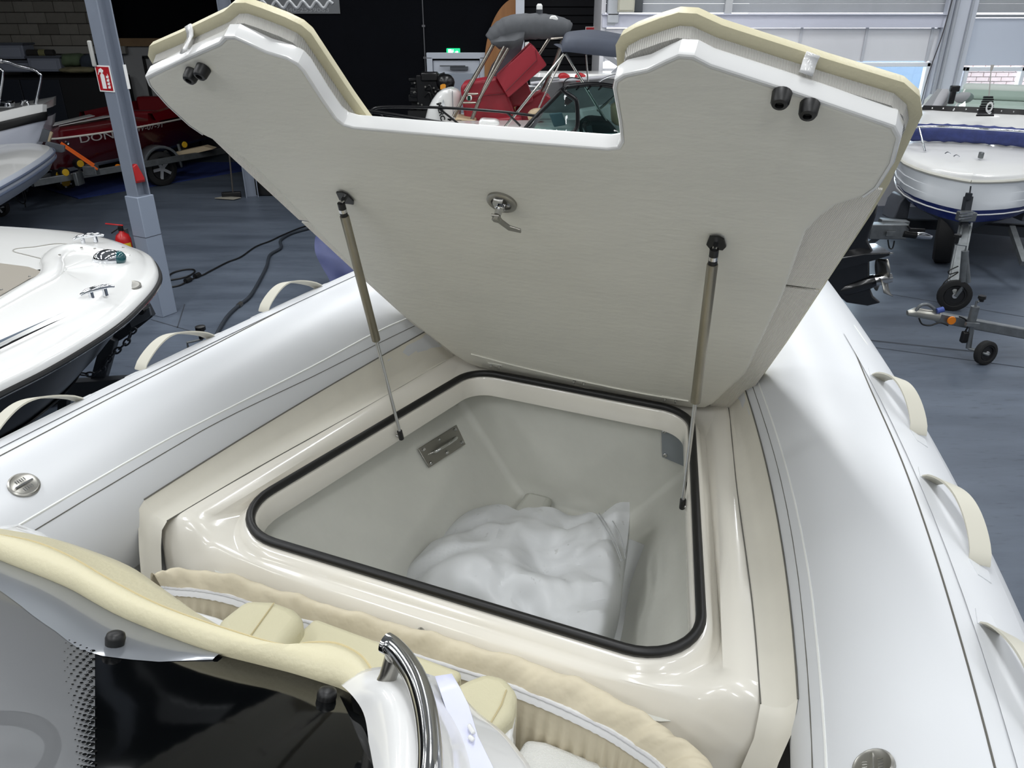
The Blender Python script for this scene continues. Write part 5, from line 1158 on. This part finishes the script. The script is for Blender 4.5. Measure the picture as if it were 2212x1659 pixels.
w1_ = az(2215, 545, 0); wheel((w1_.x+.1, w1_.y, .36), (.86, -.50, 0), .36, .23, 'trailer_tyre', rt)
jb = az(2040, 672, 0); jockey((jb.x+.16, jb.y, 0), 2.9, .62, .16, rt, .1)
MB().tube(catmull([aY(x, y, 7.4) for x, y in ((2070, 575), (2050, 585), (2052, 592), (2070, 588), (2040, 610), (2030, 640), (2052, 645), (2062, 660))], 5), .006, 6).obj('brake_cable', blk, rt)
MB().bar(aY(2185, 492, 8.6), aY(2212, 570, 8.0), .06, .06).obj('side_beam', galv, rt)
gpl = mat('grey moulded guard', (92, 96, 104), .5)
for x0_, Yg in ((1951, 9.7), (2228, 9.2)):
    a, b = aY(x0_-22, 478, Yg), aY(x0_+22, 425, Yg); c = (a+b)/2
    MB().prism([V((a.x, Yg, a.z)), V((b.x, Yg, a.z)), V((b.x-.01, Yg, b.z-.06)), V((b.x-.06, Yg, b.z)), V((a.x+.08, Yg, b.z)), V((a.x+.03, Yg, b.z-.08))], (0, .35, 0)).obj('mudguard', gpl, rt, bevel=.02)
# near coupling with jockey wheel at the right edge
ht = thing('trailer_hitch', 'galvanised trailer coupling with orange reflector and jockey wheel at right edge', 'trailer', (4.3, 6.1, 0))
a, b = aY(2022, 684, 6.15), aY(2330, 742, 6.15); MB().bar(a, b, .07, .085).obj('tow_beam', galv, ht, bevel=.008)
MB().bar(a, aY(2330, 742, 6.15)+V((0, .001, .05)), .03, .01).obj('beam_flange', galv, ht)
MB().tube([aY(1960, 676, 6.12), aY(1975, 674, 6.12), aY(2026, 683, 6.12)], [.022, .04, .045], 10).obj('coupling_head', mat('pale zinc', (176, 174, 166), .3, m=.7), ht, smooth=50)
MB().tube(catmull([aY(x, y, 6.1) for x, y in ((1978, 672), (1988, 660), (2004, 658), (2018, 668), (2022, 678))], 5), .014, 8).obj('coupling_handle', galv, ht)
MB().lathe(aY(2055, 692, 6.09), (0, -1, 0), [(0, .037), (.012, .034), (.012, 0)], 16).obj('orange_reflector', mat('orange reflector', (214, 120, 20), .3), ht)
MB().tube([aY(2024, 672, 6.08), aY(2038, 668, 6.08)], .024, 10).obj('blue_plug', mat('blue plug', (60, 80, 150), .4), ht)
MB().tube(catmull([aY(x, y, 6.05) for x, y in ((1985, 687), (1992, 700), (2010, 703), (2030, 697), (2048, 703))], 5), .007, 6).tube(catmull([aY(x, y, 6.05) for x, y in ((2072, 684), (2085, 690), (2090, 705), (2086, 715), (2080, 730))], 5), .007, 6).obj('brake_cable', blk, ht)
MB().box(aY(2083, 728, 6.06), (.05, .05, .1)).obj('cable_plug', blk, ht, bevel=.01)
jx = aY(2105, 700, 6.05); bt = az(2095, 757, 0)
tp_ = aY(2107, 662, 6.05); lw_ = aY(2092, 752, 6.05)
MB().tube([lw_, aY(2100, 700, 6.05)], .022, 10).tube([aY(2099, 692, 6.05), tp_], .034, 12).obj('jockey_tube', galv, ht, smooth=50)
MB().tube([tp_, tp_+V((0, 0, .05)), aY(2112, 652, 6.05), aY(2118, 648, 6.05)], .009, 6).obj('crank_arm', galv, ht)
MB().lathe(aY(2119, 651, 6.05), (0, 0, 1), [(0, .02), (.02, .022), (.025, .032), (.05, .03), (.05, 0)], 12).obj('crank_knob', blk, ht)
MB().bar(aY(2086, 700, 6.0), aY(2114, 702, 6.0), .03, .03).obj('clamp', galv, ht)
wj = V((0, 0, 0)); wj = az(2122, 786, 0); wc2 = V((wj.x, wj.y, .105)); wheel(wc2, (.25, -.95, .1), .105, .06, 'jockey_tyre', ht, spokes=0)
MB().bar(lw_, wc2+V((.01, -.045, 0)), .02, .045, (0, 1, 0)).obj('jockey_fork', galv, ht, bevel=.006)
# coupling seen beyond the black drive
hc = thing('black_coupling', 'grey trailer beam with black ball coupling beyond the black propeller leg', 'trailer', (4.3, 8.6, .2))
MB().box(aY(1915, 498, 8.6), (.42, .14, .17)).bar(aY(1900, 480, 8.7), aY(1960, 484, 8.7), .1, .08).obj('tow_beam', galv, hc, bevel=.008)
MB().box(aY(1924, 505, 8.5), (.1, .02, .05)).obj('beam_plate', galv, hc)
MB().tube([aY(1950, 504, 8.55), aY(1978, 508, 8.55)], .042, 12).obj('rubber_boot', blk, hc)
MB().tube([aY(1976, 507, 8.55), aY(1990, 508, 8.55), aY(2011, 512, 8.55)], [.03, .045, .03], 10).obj('ball_cup', chrome, hc, smooth=50)
MB().bar(aY(1964, 496, 8.5), aY(1998, 498, 8.5), .03, .04).bar(aY(1960, 487, 8.5), aY(1970, 500, 8.5), .02, .02).obj('coupling_lever', blk, hc, bevel=.006)
MB().tube(catmull([aY(x, y, 8.5) for x, y in ((1918, 518), (1921, 535), (1928, 536), (1932, 520))], 3), .008, 6).obj('stand_loop', blk, hc); MB().bar(aY(1900, 510, 8.6), (4.0, 8.9, 0), .05, .05).obj('beam_leg', galv, hc)
# ---------------------------------------------------------------- black stern drive with steel propeller
sdv = thing('stern_drive', 'black outboard leg with stainless propeller beyond the near right tube', 'outboard', (2.8, 6.2, .5))
blkp = mat('black drive paint', (11, 12, 15), .25, coat=.4)
def slab(pts, Y, th, name, m, par, bev): return MB().prism([aY(x, y, Y) for x, y in pts], (0, th, 0)).obj(name, m, par, bevel=bev, seg=3, smooth=50)
slab(((1820, 440), (1900, 440), (1893, 470), (1876, 518), (1890, 545), (1885, 556), (1800, 580), (1760, 560), (1770, 480)), 6.2, .16, 'drive_leg', blkp, sdv, .03)
slab(((1760, 575), (1800, 560), (1870, 548), (1926, 546), (1930, 550), (1892, 562), (1820, 582), (1770, 592)), 6.12, .30, 'cavitation_plate', blkp, sdv, .008)
slab(((1770, 575), (1880, 560), (1880, 620), (1888, 640), (1905, 655), (1875, 662), (1830, 655), (1790, 620), (1770, 600)), 6.22, .10, 'skeg', blkp, sdv, .02)
g0, g1_ = aY(1800, 632, 6.26), aY(1888, 606, 6.24); MB().tube([g0, g0.lerp(g1_, .3), g0.lerp(g1_, .8), g1_], [.02, .06, .065, .055], 14).obj('gear_case', blkp, sdv, smooth=60)
g2_ = aY(1926, 600, 6.22); dd = (g2_-g1_).normalized()
MB().tube([g1_, g1_.lerp(g2_, .5), g2_], [.05, .048, .04], 14).obj('propeller_hub', steel, sdv, smooth=60)
sx = dd.cross(V((0, 0, 1))).normalized(); sy = dd.cross(sx)
for k in range(3):
    t0 = .5+k*2*PI/3; rows = []
    for i in range(7):
        r = .03+.15*i/6; wd = .075*math.sin(PI*(.12+.80*i/6))**.7; row = []
        for jx_ in range(5):
            u = (jx_-2)/2; t = t0+u*wd/max(.05, r)*1.1; row.append(g1_.lerp(g2_, .5)+dd*(u*.04)+sx*(r*math.cos(t))+sy*(r*math.sin(t)))
        rows.append(row)
    MB().grid(rows).obj('propeller_blade', steelm, sdv, solid=.006, smooth=60)
MB().lathe(aY(1926, 548, 6.1), (1, 0, 0), [(-.02, .012), (.01, .01), (.01, 0)], 8).obj('plate_tip', steel, sdv)
MB().bar((2.6, 6.35, 1.0), (2.2, 6.5, 1.0), .4, .5).obj('drive_bracket', blkp, sdv); MB().box((2.35, 6.45, .4), (.2, .2, .8)).obj('drive_stand', galv, sdv)
# ---------------------------------------------------------------- boats in the middle distance, seen over the lid
redv = mat('red vinyl', (150, 34, 48), .42); tubes_ = mat('rail steel', (150, 144, 136), .25, m=.9)
grc = mat('grey canvas', (84, 86, 90), .75, var=.2, vs=7); blc = mat('slate blue canvas', (62, 68, 82), .7, var=.15, vs=6)
tan = mat('tan seat', (176, 156, 126), .5)
def hullbox(name, bow, stern, half, z0, z1, m, parent, keel=None):
    """simple planing hull: pointed bow, vee bottom, transom"""
    bow, stern = V(bow), V(stern); a = (stern-bow); L = a.length; a.normalize(); r = V((a.y, -a.x, 0)); rows = []
    for t in (0, .03, .08, .16, .28, .45, .7, 1):
        w_ = half*min(1, (t/.45)**.55) if t > 0 else .02; c = bow+a*L*t
        rows.append([c+r*w_+V((0, 0, z1)), c+r*w_*.97+V((0, 0, z1-.12)), c+r*w_*.86+V((0, 0, z0+.32)), c+V((0, 0, z0+.25*(1-min(1, t*3))))+a*(.5*(1-min(1, t*4))), c-r*w_*.86+V((0, 0, z0+.32)), c-r*w_*.97+V((0, 0, z1-.12)), c-r*w_+V((0, 0, z1))])
    q = MB().grid(rows); q.face(rows[-1]); q.obj(name, m, parent, smooth=50)
    MB().grid([[row[0], row[0]*.94+row[-1]*.06+V((0, 0, .05)), (row[0]+row[-1])/2+V((0, 0, .07)), row[0]*.06+row[-1]*.94+V((0, 0, .05)), row[-1]] for row in rows]).obj('deck', wm, parent, smooth=40)
    return rows
def path(pts, Y): return [aY(x, y, Y) for x, y in pts]
# boat with blue canopy
cb1 = thing('canopy_boat', 'white boat with slate blue canopy and black bow rail behind the lid', 'boat', (.6, 8.2, .3))
hullbox('hull', (-1.62, 8.5, 0), (3.3, 7.6, 0), .95, .35, 1.60, wm, cb1)
MB().bar((1.0, 8.2, .4), (1.0, 8.2, 0), .4, .5).obj('keel_block', galv, cb1)
blr = mat('black rail', (20, 20, 22), .3, m=.4)
q = MB().tube(catmull(path(((800, 246), (806, 236), (830, 231), (900, 231), (1000, 235), (1090, 242), (1155, 250)), 7.75), 5), .013, 8)
q.tube(catmull(path(((776, 238), (800, 240), (840, 246), (900, 256), (960, 266), (990, 272)), 7.6), 5), .016, 8)
for a, b in (((944, 231), (990, 267)), ((1095, 243), (1124, 272)), ((800, 246), (806, 262)), ((822, 246), (832, 262))): q.tube(path((a, b), 7.75), .011, 6)
q.obj('bow_rail', blr, cb1, smooth=60)
st1 = mat('bright tube', (196, 194, 188), .15, m=1)
for a, b, Y in (((1218, 117), (1085, 282), 8.0), ((1222, 116), (1332, 300), 7.9), ((1218, 117), (1150, 262), 9.0), ((1266, 118), (1271, 190), 8.6), ((1420, 130), (1290, 240), 8.4)):
    MB().tube(path((a, b), Y), .014 if Y < 8.5 else .009, 8).obj('canopy_pole', st1, cb1, smooth=60)
# canopy: fabric sheet over two hoops with a hanging hem
top = catmull(path(((1216, 88), (1224, 72), (1250, 66), (1282, 64), (1320, 70), (1360, 78), (1420, 84), (1500, 92)), 8.6), 4)
frt = catmull(path(((1213, 98), (1222, 86), (1250, 84), (1282, 84), (1320, 88), (1360, 94), (1420, 100), (1500, 108)), 7.7), 4)
hem = catmull(path(((1214, 114), (1222, 112), (1250, 115), (1282, 119), (1320, 123), (1360, 127), (1420, 132), (1500, 138)), 7.65), 4)
bck = [p+V((0, .9, -.12)) for p in top]
rows = [bck, top]+[[a.lerp(b, t)+V((0, -.02, .03*math.sin(PI*t))) for a, b in zip(top, frt)] for t in (.33, .66)]+[frt]+[[a.lerp(b, t)+V((0, -.025*math.sin(PI*t)+.006*math.sin(i*1.9+t*9), 0)) for i, (a, b) in enumerate(zip(frt, hem))] for t in (.35, .7)]+[hem, [p+V((0, .25, .03)) for p in hem], [p+V((0, 1.6, .02)) for p in hem]]
MB().grid(rows).obj('canopy', blc, cb1, smooth=70)
# curved windscreen with black frame
fo = catmull(path(((1128, 286), (1160, 250), (1195, 214), (1217, 192), (1240, 186), (1280, 182), (1320, 186), (1345, 194)), 7.7), 4); fb = catmull(path(((1128, 288), (1190, 292), (1250, 296), (1300, 300), (1360, 304)), 7.55), 5)
n = len(fo); fb2 = [fb[min(len(fb)-1, int(i*(len(fb)-1)/(n-1)))] for i in range(n)]
MB().tube(fo, .022, 8).obj('screen_frame', blr, cb1, smooth=60)
MB().grid([fo, [a.lerp(b, .5)+V((0, -.03, 0)) for a, b in zip(fo, fb2)], fb2]).obj('wind_screen', glassmat('teal tint screen', (150, 182, 180)), cb1, smooth=60)
MB().tube(catmull(path(((1216, 190), (1218, 197), (1240, 212), (1246, 222), (1248, 250), (1247, 272), (1240, 284), (1226, 292)), 7.5), 5), .02, 8).obj('screen_brace', blr, cb1, smooth=60)
MB().tube(catmull(path(((1216, 190), (1219, 176), (1232, 168), (1252, 170)), 7.6), 5), .006, 6).obj('wiper_arm', blr, cb1)
for x in (1228, 1252, 1276, 1300): MB().bar(aY(x, 187, 7.68), aY(x-7, 194, 7.7), .02, .01).obj('frame_clip', blr, cb1)
MB().prism(path(((1222, 208), (1238, 218), (1226, 228), (1219, 224)), 7.52), (0, .02, 0)).obj('wiper_motor', blk, cb1, bevel=.006)
MB().prism(path(((1186, 246), (1214, 243), (1224, 270), (1197, 275)), 8.0), (0, .04, 0)).obj('folded_chart', mat('slate chart bag', (86, 104, 114), .6), cb1, bevel=.01)
MB().prism(path(((1264, 268), (1280, 260), (1318, 264), (1336, 284), (1338, 310), (1268, 306)), 7.75), (0, .5, 0)).obj('black_bag', mat('black bag', (22, 23, 26), .7), cb1, bevel=.05)
MB().prism(path(((1267, 274), (1278, 271), (1283, 300), (1269, 300)), 7.72), (0, .02, 0)).obj('bag_pocket', mat('grey pocket', (66, 66, 70), .7), cb1, bevel=.006)
MB().prism(path(((1322, 226), (1345, 222), (1345, 275), (1324, 270)), 8.1), (0, .2, 0)).obj('tan_seat', tan, cb1, bevel=.04)
MB().prism(path(((1250, 236), (1320, 224), (1322, 262), (1258, 262)), 8.5), (0, .1, 0)).obj('white_console', wm, cb1, bevel=.03)
MB().prism(path(((1140, 246), (1152, 237), (1176, 237), (1165, 262), (1140, 262)), 8.6), (0, .2, 0)).obj('tan_seat', tan, cb1, bevel=.04)
MB().prism(path(((1034, 262), (1040, 258), (1072, 260), (1080, 266), (1076, 276), (1034, 276)), 8.5), (0, .2, 0)).obj('deck_hatch', wm, cb1, bevel=.02)
MB().tube(catmull(path(((1256, 286), (1254, 268), (1262, 258), (1272, 262), (1268, 270)), 7.6), 4), .018, 8).obj('helm_wheel', blk, cb1)
# boat with red seats, arch and rolled canopy
rs = thing('red_seat_boat', 'boat with red seats, steel arch and grey rolled canopy beyond the lid', 'boat', (.4, 10, .3))
hullbox('hull', (3.6, 10.2, 0), (-.75, 10.0, 0), 1.05, .35, 1.45, wm, rs)
MB().bar((1.2, 10.1, .45), (1.2, 10.1, 0), .4, .5).obj('keel_block', galv, rs)
def pad(pts, Y, th, name='red_cushion', m=redv, bev=.03): return MB().prism(path(pts, Y), (0, th, 0)).obj(name, m, rs, bevel=bev, seg=3, smooth=60)
pad(((994, 190), (1000, 180), (1072, 168), (1095, 200), (1118, 262), (1108, 280), (1030, 282), (1004, 262)), 9.45, .5)
MB().tube(path(((997, 216), (1050, 206), (1096, 202)), 9.42), .006, 6).obj('cushion_welt', mat('dark red welt', (104, 20, 32), .5), rs)
pad(((1071, 166), (1146, 95), (1157, 104), (1180, 138), (1180, 142), (1098, 211)), 9.3, .55)
MB().tube(path(((1092, 198), (1160, 130), (1157, 108)), 9.27), .006, 6).obj('cushion_welt', mat('dark red welt', (104, 20, 32), .5), rs)
pad(((1096, 206), (1138, 176), (1152, 214), (1150, 220), (1128, 228), (1105, 232)), 9.7, .5)
pad(((1114, 232), (1170, 198), (1192, 212), (1170, 250), (1150, 284), (1112, 284)), 9.8, .4)
pad(((1036, 258), (1126, 250), (1130, 285), (1040, 282)), 9.3, .3)
# arch
ar_ = thing.__call__ if False else None
for pts, Y, r in ((((980, 252), (1010, 195), (1058, 110), (1072, 80)), 9.3, .022), (((1018, 262), (1040, 205), (1075, 130), (1090, 100)), 9.25, .022), (((1035, 215), (1060, 170), (1098, 104)), 9.2, .018), (((1004, 198), (1040, 140), (1062, 105)), 9.4, .018),
                  (((1165, 212), (1200, 130), (1214, 88)), 9.9, .02), (((1176, 190), (1205, 120), (1216, 84)), 9.7, .018), (((1150, 140), (1186, 84), (1196, 80)), 9.9, .018)):
    MB().tube(catmull(path(pts, Y), 5), r, 8).obj('arch_tube', tubes_, rs, smooth=60)
for a, b in (((1003, 203), (1033, 203)), ((994, 222), (1028, 222)), ((1190, 84), (1216, 82))): MB().tube(path((a, b), 9.3), .012, 6).obj('arch_rung', tubes_, rs)
MB().prism(path(((1007, 210), (1011, 206), (1018, 206), (1020, 214), (1016, 219), (1008, 217)), 9.15), (0, .06, 0)).obj('nav_light', wm, rs, bevel=.015); MB().box(aY(1013, 212, 9.13), (.035, .02, .05)).obj('light_lens', mat('dark green lens', (16, 56, 44), .2), rs)
cr_ = catmull(path(((1064, 92), (1082, 72), (1108, 60), (1150, 57), (1190, 58), (1222, 64), (1232, 68)), 9.4), 6); nC = len(cr_)
MB().tube(cr_, [.055+.10*math.sin(PI*min(1, .12+i/nC*.95))**.4*.88+.003*math.sin(i*2.1)+.002*math.sin(i*3.7) for i in range(nC)], 14, flat=(1, .95)).obj('rolled_canopy', grc, rs, smooth=80)
MB().grid([path(p, Y) for p, Y in ((((1060, 88), (1082, 74), (1110, 66), (1135, 64)), 9.3), (((1060, 92), (1082, 90), (1112, 88), (1132, 80)), 9.22), (((1064, 96), (1085, 102), (1106, 106), (1130, 92)), 9.25))]).obj('canopy_flap', grc, rs, solid=.02, smooth=60)
MB().prism(path(((1090, 104), (1134, 80), (1120, 130), (1090, 168), (1050, 172), (1062, 140)), 9.75), (0, .012, 0)).obj('side_curtain', mat('grey clear curtain', (88, 94, 102), .35), rs, smooth=0)
MB().tube(path(((1166, 50), (1165, 36)), 9.4), .018, 8).lathe(aY(1165, 34, 9.4), (0, 0, 1), [(0, .028), (.0, .035), (.10, .035), (.12, .02), (.12, 0)], 12).obj('mast_light', wm, rs)
MB().lathe(aY(1165, 27, 9.4), (0, 0, 1), [(-.02, .037), (.03, .037)], 12, cap=False).obj('light_lens', mat('smoked lens', (70, 72, 76), .2), rs)
MB().prism(path(((1184, 44), (1190, 34), (1200, 33), (1206, 40), (1205, 45)), 9.3), (0, .16, 0)).obj('horn_light', wm, rs, bevel=.02)
MB().prism(path(((980, 262), (985, 254), (1028, 260), (1028, 270), (980, 268)), 9.2), (0, .4, 0)).obj('tan_pad', tan, rs, bevel=.02)
for x, y in ((972, 258), (992, 262), (1003, 263)): MB().bar(aY(x-5, y, 9.1), aY(x+5, y, 9.1), .02, .02).bar(aY(x, y, 9.1), aY(x, y+6, 9.1), .02, .02).obj('rope_cleat', blk, rs)
# white outboard with black lettering
wo = thing('white_outboard', 'white outboard engine with black lettering left of the red seat boat', 'outboard', (-.85, 9.7, .5))
so = [(190, 968, 978), (193, 955, 988), (200, 945, 995), (215, 934, 996), (235, 924, 996), (255, 919, 996), (275, 916, 996)]
rows = []
for y, xa, xb in so:
    a, b = aY(xa, y, 9.75), aY(xb, y, 9.75); c = (a+b)/2; rx = (b-a).length/2; rows.append([c+V((rx*math.cos(t)*abs(math.cos(t))**-.25 if abs(math.cos(t)) > 1e-3 else 0, .2*math.sin(t)*abs(math.sin(t))**-.25 if abs(math.sin(t)) > 1e-3 else 0, 0)) for t in [2*PI*k/24+.01 for k in range(24)]])
MB().loft(rows).obj('engine_cowl', wm, wo, smooth=60)
MB().bar(aY(977, 196, 9.54), aY(980, 262, 9.5), .008, .006, (0, 1, 0)).obj('cowl_joint', mat('joint grey', (120, 122, 128), .5), wo)
text('MERC', aY(943, 223, 9.51), (aY(951, 254, 9.50)-aY(943, 223, 9.51)), V((.9, 0, .3)), .055, blk, wo, width=.20, bold=.004)
MB().prism(path(((952, 230), (958, 214), (962, 232), (958, 236)), 9.53), (0, -.004, 0)).obj('cowl_graphic', chrome, wo, smooth=0)
MB().bar((-.86, 9.75, 1.4), (-.88, 9.75, .5), .22, .2).box((-.9, 9.75, .5), (.5, .12, .08)).obj('engine_leg', wm, wo, bevel=.02); MB().prism([(-.95, 9.72, .5), (-.75, 9.72, .5), (-.8, 9.72, .1), (-.95, 9.72, .05)], (0, .05, 0)).obj('skeg', wm, wo); MB().box((-.88, 9.75, .03), (.5, .4, .06)).obj('engine_stand', galv, wo)
# bare black engine on a stand
be = thing('bare_engine', 'black uncovered engine block with yellow tag in front of the grey door', 'engine', (-1.35, 11.8, 0))
random.seed(21); q = MB()
c0_ = aY(932, 195, 11.8)
for k in range(46):
    p = c0_+V((random.uniform(-.28, .24), random.uniform(-.12, .12), random.uniform(-.24, .20))); q.box(p, (random.uniform(.05, .16), random.uniform(.06, .2), random.uniform(.04, .15)), Matrix.Rotation(random.uniform(-.4, .4), 3, 'Y'))
q.box(c0_, (.4, .25, .42)).obj('engine_block', mat('black engine', (18, 19, 22), .35, m=.3, var=.3, vs=20), be, bevel=.008, smooth=40)
for k in range(5): a = c0_+V((random.uniform(-.2, .2), -.16, random.uniform(-.2, .15))); MB().tube(catmull([a, a+V((.08, -.03, .06)), a+V((.12, -.02, -.06)), a+V((.2, 0, -.1))], 5), .012, 6).obj('engine_hose', blk, be)
for k in range(10): a = c0_+V((random.uniform(-.25, .2), -.19, random.uniform(-.2, .18))); MB().lathe(a, (0, -1, 0), [(0, .014), (.012, .012), (.012, 0)], 8).obj('engine_bolt', steelm, be)
MB().ball(aY(962, 178, 11.7), (.14, .1, .12)).box(aY(928, 165, 11.75), (.24, .2, .12)).obj('flywheel_cover', mat('black cover', (14, 14, 16), .3), be, bevel=.02)
MB().bar((-1.36, 11.8, 1.45), (-1.36, 11.8, .1), .3, .3).box((-1.36, 11.8, .05), (.6, .6, .1)).obj('engine_stand', blk, be)
tag(MB().prism(path(((951, 193), (951, 184), (955, 182), (961, 182), (963, 185), (962, 193)), 11.3), (0, .01, 0)).obj('yellow_tag', mat('orange yellow tag', (226, 150, 40), .5), be, smooth=0), 'x', 'x') if False else MB().prism(path(((951, 193), (951, 184), (955, 182), (961, 182), (963, 185), (962, 193)), 11.55), (0, .05, 0)).obj('yellow_tag', mat('orange yellow tag', (226, 150, 40), .5), be, smooth=0)
# grey boat with small red seats beyond
gb = thing('grey_sports_boat', 'grey boat with two small red seats by the black roller door', 'boat', (1.6, 11.6, .3))
hullbox('hull', (.25, 11.45, 0), (4.2, 11.45, 0), .5, .4, 1.93, mat('grey hull paint', (96, 98, 100), .35, coat=.3), gb)
MB().bar((2.2, 11.45, .6), (2.2, 11.45, 0), .3, .5).obj('keel_block', galv, gb)
MB().tube(path(((1146, 180), (1200, 174), (1260, 170), (1350, 163)), 11.0), .03, 8, flat=(1, .7)).obj('gunwale', mat('pale gunwale', (190, 190, 196), .3), gb)
for xa in (1208, 1244): MB().prism(path(((xa, 178), (xa-3, 166), (xa+2, 159), (xa+12, 158), (xa+22, 162), (xa+26, 175)), 11.15), (0, .14, 0)).obj('red_seat', mat('bright red seat', (176, 32, 40), .45), gb, bevel=.03, seg=3)
MB().tube(path(((1186, 171), (1208, 169)), 10.95), .018, 8).tube(path(((1142, 186), (1168, 186)), 10.9), .016, 8).tube(path(((1148, 196), (1166, 194)), 10.9), .01, 6).obj('grab_rail', chrome, gb)
MB().prism(path(((1302, 122), (1320, 118), (1345, 142), (1330, 160), (1310, 165), (1334, 144)), 11.3), (0, .03, 0)).obj('windscreen_frame', mat('alloy frame', (176, 178, 184), .3, m=.5), gb, smooth=0)
MB().tube(catmull(path(((1290, 182), (1300, 172), (1325, 162), (1360, 158)), 10.9), 4), .012, 6).obj('wiper_rail', chrome, gb)
tag(MB().box((-.05, 12.2, 1.97), (.0, .0, .0)).obj('x', blk), 'x', 'x') if False else None
tag(MB().prism(path(((1134, 92), (1143, 90), (1143, 110), (1134, 112)), 12.6), (0, .06, 0)).obj('wall_switch', whm, bevel=.006), 'small white switch box on the black roller door frame', 'switch')
